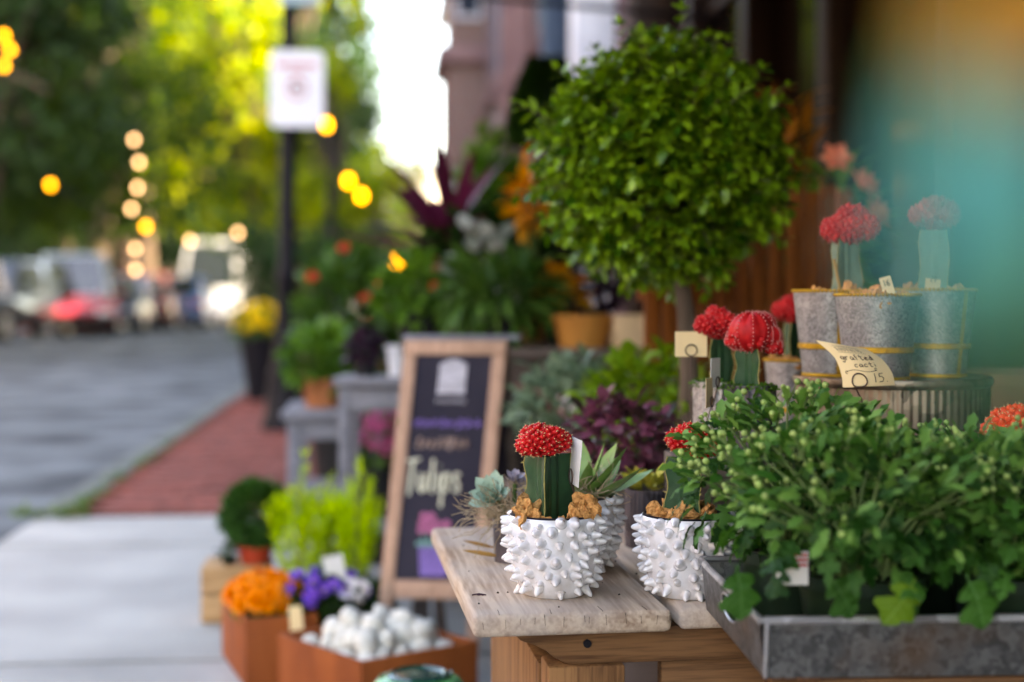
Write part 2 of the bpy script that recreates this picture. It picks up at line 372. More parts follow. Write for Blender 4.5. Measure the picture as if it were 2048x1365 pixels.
MB().box((.40,37,-.012), (3.2,44,.024)).obj('far_bricks', M_pbrick, bp, smooth=False)
kb = strt('kerb')
kv = 5.5
for i in range(14):
    L = U(1.0,1.5); MB().box((-1.275,kv+L/2,-.075+U(-.004,.004)), (.13,L-.012,.17), U(-.006,.006)).obj('kerb_stone', M_granite, kb, bev=.015); kv += L
MB().box((-1.275,(kv+60)/2,-.075), (.13,60-kv,.17)).obj('kerb_run', M_granite, kb, bev=.012)
mb = MB(); g = leafgeo(LANCE, droop=.5)
for i in range(300):
    v = 5.5+abs(random.gauss(0,1.7)); u = -1.205+random.gauss(0,.018); big = 1 if v > 5.75 else 1.5
    if random.random() < .3: u = U(-1.4,-1.12); v = 5.42+U(0,.12); big = 1.4
    addleaf(mb, g, Vector((u,v,0)), Vector((U(-1,1),U(-1,1),U(.5,2))), U(.02,.055)*big, U(-1,1))
o = mb.obj('weeds', M_weed, rot=(0,0,SA)); stuff(o); tag(o, 'low green weeds growing in the joint between kerb and bricks', 'weeds')
fp = struct(MB().box((-11,50,-.07), (3.2,130,.14)).obj('far_pavement', M_pbrick, rot=(0,0,SA), smooth=False))

# ---- houses
def house(name, label, uf, side, v0, v1, h, wm, trim, storeys=3, pitch=1.9, depth=8, shut=False, ww=.95, bay=False):
    t = thing(name, label, 'house', (0,0,0), SA)
    MB().box((uf+side*depth/2, (v0+v1)/2, h/2-.1), (depth, v1-v0, h+.2)).obj('wall', wm, t, smooth=False)
    n = max(1, int((v1-v0)/pitch)); sh = h/storeys; s = -side
    for k in range(storeys):
        for i in range(n):
            v = v0+(i+.5)*(v1-v0)/n; z = k*sh+sh*.52; hh = sh*.56
            if k == 0 and i == n//2:
                d = MB().box((uf+s*.03, v, 1.15), (.06,1.0,2.3)).obj('door', M_bluesh, t, bev=.008)
                fr = MB()
                for q in (-1, 1): fr.box((uf+s*.08, v+q*.62, 1.25), (.16,.2,2.5))
                fr.box((uf+s*.1, v, 2.62), (.22,1.6,.24)); fr.obj('door_surround', trim, t, bev=.01)
                MB().sphere((uf+s*.09, v-.36, 1.05), .04).obj('door_knob', M_brass, d)
                for q in range(2): MB().box((uf+s*(.25-.1*q), v, .08+.16*q), (.5-.2*q,1.5,.16)).obj('door_step', M_granite, t, bev=.01)
                continue
            fr = MB(); x = uf+s*.03
            for q in (-1, 1): fr.box((x, v+q*ww/2, z), (.1,.08,hh+.08)); fr.box((x, v, z+q*hh/2), (.1,ww,.08))
            fr.box((x, v, z), (.06,ww,.04)); fr.box((x, v, z), (.05,.03,hh))
            f = fr.obj('window', trim, t)
            MB().box((uf+s*.012, v, z), (.03,ww-.04,hh-.04)).obj('pane', M_pane, f, smooth=False)
            MB().box((uf+s*.08, v, z-hh/2-.09), (.2,ww+.24,.1)).obj('sill', trim, f, bev=.008)
            MB().box((uf+s*.04, v, z+hh/2+.14), (.1,ww+.3,.18)).obj('lintel', trim, f, bev=.008)
            if shut:
                for q in (-1, 1): MB().box((uf+s*.05, v+q*(ww/2+.27), z), (.05,.42,hh)).obj('shutter', M_bluesh, f, bev=.006)
    MB().box((uf+s*.18, (v0+v1)/2, h-.1), (.5,v1-v0-.02,.3)).obj('cornice', trim, t, bev=.03)
    MB().box((uf+side*depth/2+.05*side, (v0+v1)/2, h+.12), (depth-.3,v1-v0-.04,.1)).obj('roof', M_slate, t, smooth=False)
    return t
M_brass = pmat('brass', (.55,.36,.1), rough=.35, metal=1)
rows = [(1.95,1,13.2,19.5,13,M_brickp,M_pinkst,'plum brick house with pink stone window surrounds past the white columns', True),
        (1.75,1,19.5,26.5,13,M_brickw,M_pinkst,'brick house with stone bay where the terrace ends at the sky', True)]
for uf, s, v0, v1, h, wm, tr, lb, shu in rows:
    t = house('row_house', lb, uf, s, v0, v1, h, wm, tr, shut=shu, storeys=4); t['group'] = 'terrace beside the shop'
    for v in (v0+.25, v1-.25):
        MB().box((uf-.09, v, h/2-.2), (.2,.4,h-.4)).obj('pilaster', tr, t, bev=.02)
# stone bay on the last house
MB().box((1.36,25.1,2.35), (.74,2.2,4.7)).obj('bay', M_brickw, t, bev=.02)
MB().box((1.30,25.1,4.85), (.94,2.5,.28)).obj('bay_ledge', M_pinkst, t, bev=.03); by = MB().box((1.40,25.1,8.6), (.66,2.1,7.2)).obj('bay_tower', M_brickw, t)
for z in (2.1,6.2,9.2): w_ = MB().box((1.36,23.98 if z < 4 else 24.03,z), (.46,.06,1.5)).obj('bay_window', M_white, t); MB().box((1.36,23.94 if z < 4 else 23.99,z), (.36,.03,1.36)).obj('pane', M_pane, w_)
t = house('row_house', 'lower brick house beyond the stone bay, mostly hidden', 1.8, 1, 26.6, 40.5, 8.6, M_brickw, M_white); t['group'] = 'terrace beside the shop'  # hidden house added so its shadow covers the cars, not the treetops
house('brick_house', 'brick house next door to the shop, behind the viewer', 1.85, 1, -22, -3.6, 12, M_brickw, M_white, storeys=4)
house('brick_house', 'brick house across the road, behind the viewer', -12.8, -1, -22, 5.9, 11, M_brickp, M_white)
house('brick_house', 'red brick house behind the street trees, across the road', -12.8, -1, 6, 20, 9.5, M_brickw, M_white)
house('brick_house', 'dark plum brick house with white sills behind the parked black car', -12.8, -1, 20, 33, 10.5, M_brickp, M_white, shut=True)
def endhouse(label, x0, x1, y, h, wm, trim):
    t = house('end_house', label, 0, 1, x0, x1, h, wm, trim, storeys=2 if h < 7.5 else 3, pitch=2.2)
    t.location = (0, y, 0); t.rotation_euler = (0,0,R(90)); return t
for lb, a, b, y, h, wm, tr in [('brick house closing the street behind the parked cars', 17, 28, 62, 9, M_brickw, M_white),
                              ('cream rendered house at the far end of the street', 3.5, 9.2, 63, 6.4, M_cream, M_white),
                              ('white painted house closing the street behind the trees', 9.2, 17, 64, 7, M_white, M_cream)]:
    endhouse(lb, a, b, y, h, wm, tr)

# ---- the porch with white columns next to the shop
t = thing('porch', 'white columned porch between the shop front and the brick houses', 'porch', (0,0,0), SA)
def column(uc, vc, wd, h, mt):
    m = MB().box((uc, vc, h/2), (wd,wd,h)).obj('column', mt, t, bev=.02)
    MB().box((uc, vc, .12), (wd+.1,wd+.1,.24)).obj('base', mt, m, bev=.02); MB().box((uc, vc, h-.1), (wd+.12,wd+.12,.2)).obj('capital', mt, m, bev=.02)
column(1.47,10.2,.30,5.3,M_white); column(1.57,16.6,.17,5.3,M_pinkst); column(1.52,12.9,.24,5.3,M_bluesh)
MB().box((1.7,13.4,5.45), (.7,7.2,.3)).obj('architrave', M_white, t, bev=.02)
MB().box((3.9,11.4,6.2), (4.2,3.5,12.4)).obj('back_wall', M_brickp, t, smooth=False)
# ---- the shop front
M_shop = woodmat('dark_shop_wood', (.026,.010,.003), (.010,.004,.0015), axis='Z', rough=.6)
M_shop2 = pmat('brown_plaster', (.14,.06,.02), (.08,.035,.015), rough=.8, scale=4)
M_shopglass = glass('shop_glass', (.008,.004,.002), .12); M_shopglass.node_tree.nodes['Principled BSDF'].inputs['Specular IOR Level'].default_value = .12
t = thing('shop_front', 'dark brown timber shop front with tall display windows behind the plants', 'shop', (0,0,0), SA)
MB().box((3.6,3,6.0), (3.4,13,12.0)).obj('wall', M_brickw, t, smooth=False)
MB().box((1.86,3,3.5), (.2,13,.75)).obj('fascia', M_shop, t, bev=.02)
MB().box((1.84,3,.3), (.16,13,.6)).obj('stall_riser', M_shop, t, bev=.02)
v = -3.4
while v < 9.3:
    MB().box((1.80,v,1.85), (.16,.16,2.55)).obj('mullion', M_shop, t, bev=.015)
    if v+1.25 < 9.6:
        f = MB().box((1.87,v+.64,1.86), (.02,1.1,2.5)).obj('display_window', M_shopglass, t, smooth=False)
        MB().box((1.85,v+.64,2.45), (.06,1.1,.05)).obj('glazing_bar', M_shop, f)
    v += 1.28
MB().box((1.78,9.55,2.1), (.3,.35,4.2)).obj('corner_post', M_shop, t, bev=.02)
M_awn = pmat('added_awning_canvas', (.05,.06,.05), (.035,.045,.04), rough=.9, scale=5)
m = MB(); m.prism([(1.78,3.0),(-.3,2.5),(-.3,2.28),(-.27,2.28),(-.27,2.46),(1.78,2.96)], -3.2, 7.6); m.obj('added_awning', M_awn, t, smooth=False)  # unseen canopy added above the frame to block overhead sky light
for v in (-3.1,.8,4.2,7.5): MB().tube([(1.8,v,2.3),(-.26,v,2.45)], .015, 8).obj('added_awning_arm', M_ironblk, t)

# ---- street trees
M_leafT = leafmat('street_tree_leaf', (.018,.055,.004), (.06,.11,.008), trans=.35, rough=.5, scale=3)
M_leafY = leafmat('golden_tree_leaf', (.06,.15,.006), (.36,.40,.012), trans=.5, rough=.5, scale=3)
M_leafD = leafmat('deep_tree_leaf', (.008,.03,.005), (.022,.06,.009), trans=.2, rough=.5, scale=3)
GT = leafgeo([(0,0),(.5,.27),(1,0)], fold=.3, droop=.25)
def tree(label, base, h, lean, lobes, n, size, mat, tr=.22, group='street trees', gold=0):
    t = thing('street_tree', label, 'tree', base, 0, group)
    top = Vector((lean[0], lean[1], h*.62)); pts = [Vector((0,0,-.1))]
    for k in range(1, 7): pts.append(top*(k/6)+Vector((U(-.1,.1),U(-.1,.1),0)))
    tk = MB(); tk.tube(pts, [tr*1.25]+[tr*(1-.11*k) for k in range(6)], 10)
    lv = MB()
    for (cx, cy, cz, r, rz) in lobes:
        c = Vector((cx, cy, cz)); a = pts[random.randint(3, 6)]
        mid = (a+c)/2+Vector((U(-.3,.3),U(-.3,.3),U(0,.3))); tk.tube([a, mid, c+Vector((0,0,rz*.3))], [tr*.5, tr*.32, tr*.1], 6)
        tot = sum(l[3]**2*l[4] for l in lobes)
        for i in range(int(n*r*r*rz/tot)):
            d = rdir(); q = U(.35,1)**.5
            # clumps
            cl = noise.noise(Vector((d.x*2.2+cx, d.y*2.2+cy, d.z*2.2+cz)))
            if cl < -.12: continue
            p = c+Vector((d.x*r, d.y*r, d.z*rz))*q*(1+.25*cl)
            dd = d*.6+rdir()+Vector((0,0,-.5)); addleaf(lv, GT, p, dd, U(.7,1.3)*size, U(-1,1))
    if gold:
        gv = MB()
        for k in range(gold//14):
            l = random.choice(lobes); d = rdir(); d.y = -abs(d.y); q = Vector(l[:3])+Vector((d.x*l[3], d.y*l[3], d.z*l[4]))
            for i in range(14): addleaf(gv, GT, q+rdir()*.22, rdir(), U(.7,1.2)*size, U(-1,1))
        stuff(gv.obj('painted_sunlit_sprays', M_leafY, t, smooth=False))  # brighter leaf colour painted in as sunlit clusters on the near side
    tk.obj('trunk', M_bark, t); o = lv.obj('crown', mat, t, smooth=False); stuff(o); return t
def lobes(rx, z0, z1, r, n):
    out = []
    for i in range(n):
        out.append((U(-rx,rx), U(-rx,rx), U(z0,z1), U(.75,1.15)*r, U(.6,.95)*r))
    return out
P = lambda px, Y: Vector((at(px, 588, Y).x, Y, 0))
tree('broad leaning street tree with ochre trunk left of the no parking sign', P(160,36), 12, (1.7,.3,0), lobes(2.8,3.4,10.5,1.9,18), 9000, .26, M_leafT, .3, gold=620)
tree('dense green tree whose low boughs hang over the parked cars', P(-160,24), 8, (1.8,.2,0), [(l[0]+2.2,)+tuple(l[1:]) for l in lobes(1.9,2.9,7.6,1.3,16)], 11000, .19, M_leafT, .2)
tree('street tree with deep green crown at the edge of the picture', P(-70,21), 8, (.6,.2,0), lobes(1.9,2.6,6.2,1.2,14), 10000, .18, M_leafD, .2)
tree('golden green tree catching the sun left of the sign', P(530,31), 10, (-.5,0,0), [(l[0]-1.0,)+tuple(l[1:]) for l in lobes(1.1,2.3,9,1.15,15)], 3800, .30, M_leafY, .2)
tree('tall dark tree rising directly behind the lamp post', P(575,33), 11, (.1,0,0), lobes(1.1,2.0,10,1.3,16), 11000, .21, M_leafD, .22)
tree('tall green tree between the golden tree and the leaning tree', P(300,38), 12, (-.3,0,0), lobes(2.4,2.4,10,1.6,17), 10000, .25, M_leafT, .24, gold=560)
tree('wide deep green tree far behind the parked cars', P(120,44), 12, (.3,0,0), lobes(4.0,2.4,11.5,2.2,24), 17000, .36, M_leafD, .25)
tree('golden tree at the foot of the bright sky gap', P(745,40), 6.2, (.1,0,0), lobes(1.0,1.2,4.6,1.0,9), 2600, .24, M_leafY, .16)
tree('green tree behind the dark red plant, below the sky gap', P(815,46), 5.2, (.2,0,0), lobes(1.3,.8,3.2,1.1,9), 4500, .19, M_leafT, .16)
tree('low green tree behind the urn of yellow flowers', P(630,48), 9, (.2,0,0), lobes(2.0,1.4,9,1.5,17), 12000, .25, M_leafD, .2)
tree('slender tree with golden crown beside the thin dark post', P(670,28), 7.6, (0,0,0), lobes(.35,1.7,7,.62,9), 1100, .25, M_leafY, .1)
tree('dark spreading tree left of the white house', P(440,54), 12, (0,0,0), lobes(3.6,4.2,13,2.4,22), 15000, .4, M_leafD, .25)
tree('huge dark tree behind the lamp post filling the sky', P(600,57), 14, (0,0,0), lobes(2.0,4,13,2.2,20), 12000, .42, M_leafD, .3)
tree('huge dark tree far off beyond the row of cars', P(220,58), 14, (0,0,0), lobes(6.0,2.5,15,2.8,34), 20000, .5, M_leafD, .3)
# low hedge mass along the far pavements
M_hedge = leafmat('hedge_leaf', (.012,.045,.012), (.04,.1,.02), trans=.3, rough=.5, scale=3)
def hedge(label, px0, px1, Y, h, n, mat=M_hedge):
    t = thing('hedge', label, 'hedge', P((px0+px1)/2, Y)); L = (px1-px0)/FPX*Y; lv = MB(); st_ = MB()
    for i in range(n):
        x = U(-.5,.5)*L; q = noise.noise(Vector((x*1.3, Y, 0)))
        p = Vector((x, U(-.7,.7), U(.05,1)*h*(1+.25*q))); addleaf(lv, GT, p, rdir(), U(.08,.16), U(-1,1))
    for i in range(10): st_.tube([(-L/2+L*(i+.5)/10,0,0), (-L/2+L*(i+.5)/10+.1,.05,h*.7)], [.04,.015], 5)
    st_.obj('stems', M_bark, t); stuff(lv.obj('foliage', mat, t, smooth=False)); return t
hedge('clipped dark hedge running behind the lamp post', 470, 790, 24, 1.9, 5200)
hedge('dark hedge in front of the brick terrace, under the sky gap', 760, 900, 20, 1.5, 3000)
hedge('low hedge behind the parked cars', -60, 480, 50, 2.6, 5000)

# ---- lamp post with sign
LPB = at(570, 860, 8.75); LPB.z = 0
t = thing('lamp_post', 'dark iron lamp post with fluted base standing on the brick pavement', 'lamp post', LPB)
t.rotation_euler = (0, R(.9), 0)
prof = [(0,0),(.15,0),(.15,.04),(.125,.09),(.115,.22),(.1,.3),(.105,.34),(.08,.42),(.062,.6),(.058,.9),(.07,.93),(.07,.97),(.05,1.02),(.045,2.9),(.0,2.9)]
MB().lathe(prof, 20, wob=lambda a, j, z: 1+(.04*math.cos(10*a) if .05 < z < .92 else 0)).obj('post', M_ironblk, t)
MB().lathe([(0,2.9),(.07,2.9),(.1,2.95),(.05,3.0),(.12,3.05),(.17,3.5),(.19,3.52),(.05,3.75),(0,3.8)], 8).obj('lantern', M_pane, t, smooth=False)
M_signw = pmat('sign_white', (.80,.80,.84), (.76,.76,.8), rough=.35, scale=3)
M_red = pmat('sign_red', (.62,.03,.05), rough=.4, scale=4)
sc0 = at(594, 178, 8.6); sg = thing('parking_sign', 'white parking sign with red heading and red ring on the lamp post', 'sign', sc0)
sg.rotation_euler = (0, R(.8), R(3))
def rrect(w_, h_, r, k=6):
    p = []
    for cx, cz, a0 in ((w_/2-r,h_/2-r,0), (-w_/2+r,h_/2-r,90), (-w_/2+r,-h_/2+r,180), (w_/2-r,-h_/2+r,270)):
        for i in range(k+1): a = R(a0+90*i/k); p.append((cx+r*math.cos(a), cz+r*math.sin(a)))
    return p
MB().prism(list(reversed(rrect(.325,.46,.045))), -.002, .002).obj('plate', M_signw, sg, smooth=False)
m = MB()
for i in range(11): m.box((-.115+i*.023,-.0035,.143), (.013,.002,.03+.006*(i % 3 == 0)))
m.obj('heading', M_red, sg, smooth=False)
m = MB()
for i in range(6): m.box((-.05+i*.02,-.0035,.095), (.012,.002,.016))
m.obj('subheading', M_red, sg, smooth=False)
m = MB(); m.tube([(.055*math.cos(2*PI*i/28),-.004,.0+.055*math.sin(2*PI*i/28)) for i in range(29)], .006, 6); m.obj('ring', M_red, sg)
m = MB(); m.box((0,-.0035,0), (.05,.002,.02)); m.box((-.015,-.0035,.016), (.02,.002,.014)); m.obj('tow_symbol', M_ironblk, sg, smooth=False)
m = MB(); m.box((0,.012,.12), (.11,.022,.03)); m.box((0,.012,-.12), (.11,.022,.03)); m.obj('bracket', M_ironblk, sg)
s2 = at(600, -8, 8.6); s2t = thing('street_sign', 'pale blue sign plate at the top of the lamp post', 'sign', s2)
MB().prism(rrect(.26,.1,.02), -.002, .002).obj('plate', pmat('pale_blue_sign', (.35,.5,.55), rough=.4), s2t, smooth=False)
m = MB(); m.box((0,.012,0), (.1,.022,.03)); m.obj('bracket', M_ironblk, s2t)
# thin dark post
pb = at(664, 735, 16); pb.z = 0
t = thing('bollard_post', 'thin dark post behind the lamp post', 'post', pb)
MB().lathe([(0,0),(.07,0),(.07,.1),(.045,.16),(.04,2.7),(.06,2.72),(.0,2.82)], 12).obj('shaft', M_ironblk, t); MB().lathe([(0,2.8),(.05,2.82),(.055,2.87),(0,2.93)], 10).obj('finial', M_ironblk, t)

# ---- string lights
M_bulb = emit('lit_bulb', (1,.40,.015), 1.1); M_wire = pmat('dark_wire', (.02,.02,.02), rough=.6)
def stringl(label, pts, Y, sag, r=.055):
    t = thing('string_light', label, 'string light', (0,0,0)); ps = [at(px, py, Y+dy) for px, py, dy in pts]
    m = MB(); cable = []
    for a, b in zip(ps[:-1], ps[1:]):
        for k in range(6): f = k/6; cable.append(a.lerp(b, f)+Vector((0,0,.07-sag*4*f*(1-f))))
    cable.append(ps[-1]+Vector((0,0,.07))); m.tube(cable, .006, 5); m.obj('cable', M_wire, t)
    for p in ps[1:-1]:
        b = MB().lathe([(0,-.045),(.02,-.04),(.034,-.015),(.034,.01),(.018,.045),(.0,.05)], 12).obj('bulb', M_bulb, t, loc=p)
        MB().lathe([(.022,.04),(.022,.075),(0,.078)], 8).obj('socket', M_wire, b)
stringl('sagging string of glowing amber bulbs right of the sign', [(600,60,0),(653,250,.1),(697,362,.2),(723,392,.3),(795,523,.4),(870,560,.8)], 11, .03)
stringl('string of glowing amber bulbs in the leaning tree', [(-20,300,0),(8,72,.1),(20,100,.2),(8,132,.25),(101,370,.3),(292,454,.5),(330,300,.6)], 17, .1, .06)

M_gapglow = emit('foliage_gap_glow', (1,.62,.33), .8)  # added glow standing in for bright sky gaps between the leaves
_b = M_bulb; M_bulb = M_gapglow
stringl('made-up string of pale bulbs standing in for bright foliage gaps beside the leaning trunk', [(262,180,0),(268,280,.1),(278,325,.2),(275,376,.3),(263,418,.4),(270,498,.5),(271,540,.6),(380,482,.9),(476,466,1.3),(520,420,1.5)], 20, .05)
M_bulb = _b
# ---- parked vehicles
M_tyre = pmat('tyre', (.02,.02,.02), rough=.85, scale=30); M_rim = pmat('alloy', (.5,.5,.52), rough=.3, metal=.9)
M_carglass = glass('car_glass', (.015,.02,.025), .03); M_lampr = pmat('tail_lamp', (.5,.02,.02), rough=.2, coat=.5); M_lampw = pmat('head_lamp', (.75,.75,.72), rough=.1, coat=.6)
def carpaint(n, c): return pmat(n, c, [k*.9 for k in c], rough=.28, coat=1, scale=2)
def vehicle(name, label, cat, loc, rz, paint, L=4.5, W=1.8, H=1.5, kind='car', roof=None):
    t = thing(name, label, cat, loc, rz, 'parked vehicles'); hb = .9 if kind != 'van' else 1.05
    zb = .28
    def sect(prof, x0, x1):   # prof = list (y along length, z); tapered in x
        m = MB(); n = len(prof); cz = .6
        for k, (xx, sc_) in enumerate(((-W/2,.96), (-W/2+.1,1), (W/2-.1,1), (W/2,.96))):
            for y, z in prof: m.v.append((xx, y*sc_, zb+(z-zb)*(.97 if k in (0,3) else 1)))
        for k in range(3):
            for i in range(n): j = (i+1) % n; m.f.append((k*n+i, k*n+j, (k+1)*n+j, (k+1)*n+i)); m.m.append(0)
        m.f += [tuple(reversed(range(n))), tuple(3*n+i for i in range(n))]; m.m += [0,0]; return m
    lo = [(-L/2,zb),(-L/2-.02,.5),(-L/2+.03,hb-.12),(-L/2+.18,hb),(L/2-1.0,hb+.02),(L/2-.25,hb-.12),(L/2,hb-.3),(L/2,zb)]
    sect(lo, 0, 0).obj('body', paint, t, bev=.03)
    if kind == 'van': y0, y1, y2, y3 = -L/2+.05, -L/2+.1, L/2-1.5, L/2-.75
    elif kind == 'suv': y0, y1, y2, y3 = -L/2+.06, -L/2+.3, .35, L/2-1.25
    else: y0, y1, y2, y3 = -L/2+.35, -L/2+.95, .2, L/2-1.2
    cb = MB(); a, b = W/2-.07, W/2-.24
    vs_ = [(-a,y0,hb-.02),(a,y0,hb-.02),(a,y3,hb-.02),(-a,y3,hb-.02),(-b,y1,H),(b,y1,H),(b,y2,H),(-b,y2,H)]
    cb.add(vs_, [(0,3,2,1),(4,5,6,7),(0,1,5,4),(1,2,6,5),(2,3,7,6),(3,0,4,7)]); c = cb.obj('cabin', roof or paint, t, bev=.05)
    V = [Vector(v) for v in vs_]
    def panel(nm, q, shr, out):
        cen = sum(q, Vector())/4; nrm = (q[1]-q[0]).cross(q[3]-q[0]).normalized()
        if nrm.dot(cen-Vector((0,(y0+y3)/2,1.1))) < 0: nrm = -nrm
        m = MB(); A = [cen+(p-cen)*shr+nrm*out for p in q]; B = [p-nrm*.03 for p in A]
        m.add(A+B, [(0,1,2,3),(7,6,5,4),(0,4,5,1),(1,5,6,2),(2,6,7,3),(3,7,4,0)]); m.obj(nm, M_carglass, t, smooth=False)
    panel('rear_window', [V[0],V[1],V[5],V[4]], .82, .012); panel('windscreen', [V[3],V[2],V[6],V[7]], .84, .012)
    for s in (0, 1):
        i = [1,2,6,5] if s else [0,3,7,4]; q = [V[k] for k in i]; m0 = (q[0]+q[1])/2; m1 = (q[2]+q[3])/2
        if kind != 'van': panel('side_window', [q[0],m0,m1,q[3]], .8, .012)
        panel('side_window', [m0,q[1],q[2],m1] if kind != 'van' else [m0.lerp(q[1],.45),q[1],q[2],m1.lerp(q[2],.45)], .8, .012)
    for sx in (-1, 1):
        for y in (-L/2+.8, L/2-.85):
            w_ = MB().lathe([(.0,-.1),(.3,-.1),(.33,-.07),(.33,.07),(.3,.1),(0,.1)], 20).obj('wheel', M_tyre, t, loc=(sx*(W/2-.09), y, .33), rot=(0,R(90),0))
            MB().lathe([(0,-.105),(.21,-.105),(.22,-.09),(.22,.09),(.21,.105),(0,.105)], 14).obj('rim', M_rim, w_)
        MB().box((sx*(W/2-.2), -L/2-.005, hb-.2), (.26,.06,.16)).obj('tail_light', M_lampr, t, bev=.01)
        MB().box((sx*(W/2-.25), L/2-.02, hb-.36), (.34,.08,.14)).obj('headlight', M_lampw, t, bev=.01)
        MB().box((sx*(W/2+.07), y3-.15, hb+.05), (.16,.08,.12)).obj('side_mirror', paint, t, bev=.02)
    for s, nm in ((-1,'rear_bumper'),(1,'front_bumper')): MB().box((0, s*(L/2+.02), .42), (W-.1,.12,.2)).obj(nm, M_tyre if kind == 'suv' else paint, t, bev=.03)
    m = MB().box((0,-L/2-.045,.62), (.42,.01,.12)).obj('number_plate', M_signw, t)
    return t
D = -.12
def vp(px, Y): p = P(px, Y); p.z = D; return p
vehicle('parked_car', 'black parked car at the very edge of the street view', 'car', vp(-10,29), R(174), carpaint('black_paint', (.012,.013,.018)), kind='suv', H=1.65)
vehicle('parked_car', 'red parked car with pale roof behind the black car', 'car', vp(150,32), R(196), carpaint('red_paint', (.34,.008,.016)), kind='suv', H=1.85, roof=carpaint('pale_roof', (.25,.29,.3)))
vehicle('parked_car', 'dark blue parked car between the red car and the brown one', 'car', vp(238,36), R(184), carpaint('navy_paint', (.02,.03,.07)), H=1.45)
vehicle('parked_car', 'brownish red parked car beside the dark blue one', 'car', vp(302,39), R(4), carpaint('brown_paint', (.14,.04,.035)), H=1.5)
vehicle('parked_car', 'bright blue parked car in front of the white van', 'car', vp(368,41), R(4), carpaint('blue_paint', (.05,.12,.3)), H=1.45)
vehicle('parked_van', 'tall white van at the end of the row of cars', 'van', vp(436,45), R(184), carpaint('white_van_paint', (.45,.47,.49)), L=5.4, W=2.0, H=2.6, kind='van')
# ------------------------------------------------------------------ shared plant builders
M_terra = pmat('terracotta', (.42,.15,.06), (.33,.11,.045), rough=.8, scale=9, bump=.15)
M_redpot = pmat('red_pot', (.45,.05,.02), rough=.5, scale=6)
M_blackpot = pmat('black_plastic', (.015,.016,.018), rough=.5, scale=10)
M_soil = pmat('soil', (.05,.032,.02), (.02,.014,.01), rough=1, scale=60, bump=1)
M_galv = galv('galvanised', .34, tint=(1.02,1,1), scale=230); M_galvd = galv('dark_galvanised', .14, tint=(1.05,1,1), rust=.25, scale=40); M_galvp = galv('plum_galvanised', .10, tint=(1,.9,1.05), scale=50)
M_stem = pmat('plant_stem', (.07,.13,.03), rough=.6, scale=30)
M_greyw = woodmat('grey_weathered_wood', (.22,.22,.25), (.13,.13,.15), axis='X')
M_wood = woodmat('pale_table_wood', (.54,.40,.29), (.27,.17,.11), axis='Y', grey=(.40,.35,.32), ring=10)
M_woodz = woodmat('warm_leg_wood', (.28,.135,.055), (.13,.058,.025), axis='Z', ring=12); M_woodx = woodmat('warm_rail_wood', (.19,.092,.04), (.08,.036,.017), axis='X', ring=12)
M_crate = woodmat('tan_crate_wood', (.5,.3,.15), (.33,.18,.08), axis='X')
M_corten = pmat('rusty_steel', (.34,.085,.02), (.2,.045,.012), rough=.7, scale=7, stretch=(1,1,.4), bump=.3, bscale=60)
M_card = pmat('cream_card', (.78,.60,.33), (.73,.55,.30), rough=.7, scale=6); M_cardw = pmat('white_card', (.8,.78,.74), rough=.7, scale=6)
M_ink = pmat('brown_ink', (.05,.022,.03), rough=.6, scale=8); M_wirep = pmat('bronze_wire', (.11,.07,.06), rough=.4, metal=.6)
def potprof(r, h, taper=.75, wall=.004, lip=0):
    b = r*taper; p = [(0,0),(b,0)]
    if lip: p += [(r-.001,h-lip),(r+.004,h-lip),(r+.005,h)]
    else: p += [(r,h)]
    return p+[(r-wall,h),(r-wall-.002,h*.86),(0,h*.85)]
def pot(t, r, h, mat, taper=.75, lip=0, n=28, loc=(0,0,0), nm='pot'):
    o = MB().lathe(potprof(r, h, taper, lip=lip), n).obj(nm, mat, t, loc=loc)
    vs, fs = rockgeo(2, .25, 2, r*50)
    MB().add([(v.x*r*.9, v.y*r*.9, h*.87+max(v.z,-.2)*r*.1) for v in vs], fs).obj('soil', M_soil, o); return o
def plant(name, label, cat, loc, potspec, crown, geo, n, size, mat, leaves=0, up=.3, group=None, stems=8, shell=.5, leafnm='leaf', drop=None, out=.7, stemmat=None):
    t = thing(name, label, cat, loc, 0, group); z0 = 0
    if potspec:
        pot(t, *potspec); z0 = potspec[1]*.85
    cx, cy, cz, rx, ry, rz = crown; c = Vector((cx, cy, cz))
    sm = MB()
    for i in range(stems):
        d = rdir(); e = c+Vector((d.x*rx, d.y*ry, abs(d.z)*rz))*.8
        a = Vector((U(-.2,.2)*rx, U(-.2,.2)*ry, z0)); sm.tube([a, (a+e)/2+Vector((0,0,.1*rz)), e], [max(.0015,rx*.03), max(.0012,rx*.022), .0008], 5)
    sm.obj('stems', stemmat or M_stem, t)
    L = []
    for i in range(n):
        d = rdir(); q = U(shell,1); nz = noise.noise(d*2.3+Vector((loc[0]*9, loc[1]*5, 1)))
        p = c+Vector((d.x*rx, d.y*ry, d.z*rz))*q*(1+.2*nz)
        if p.z < z0*.8: continue
        dd = d*out+rdir()*.6+Vector((0,0,up)); L.append((p, dd, U(.7,1.25)*size, U(-.7,.7)))
    L.sort(key=lambda l: (Vector(loc)+l[0]).y - .6*l[0].z)
    if leaves:
        me = MB().add(*geo).mesh(leafnm, mat, ang=180)
        for p, dd, s, r in L[:leaves]: place(leafnm, me, t, p, frame(dd, r), s)
        L = L[leaves:]
    if L:
        m = MB()
        for p, dd, s, r in L: addleaf(m, geo, p, dd, s, r)
        stuff(m.obj('foliage', mat, t, ang=180))
    return t
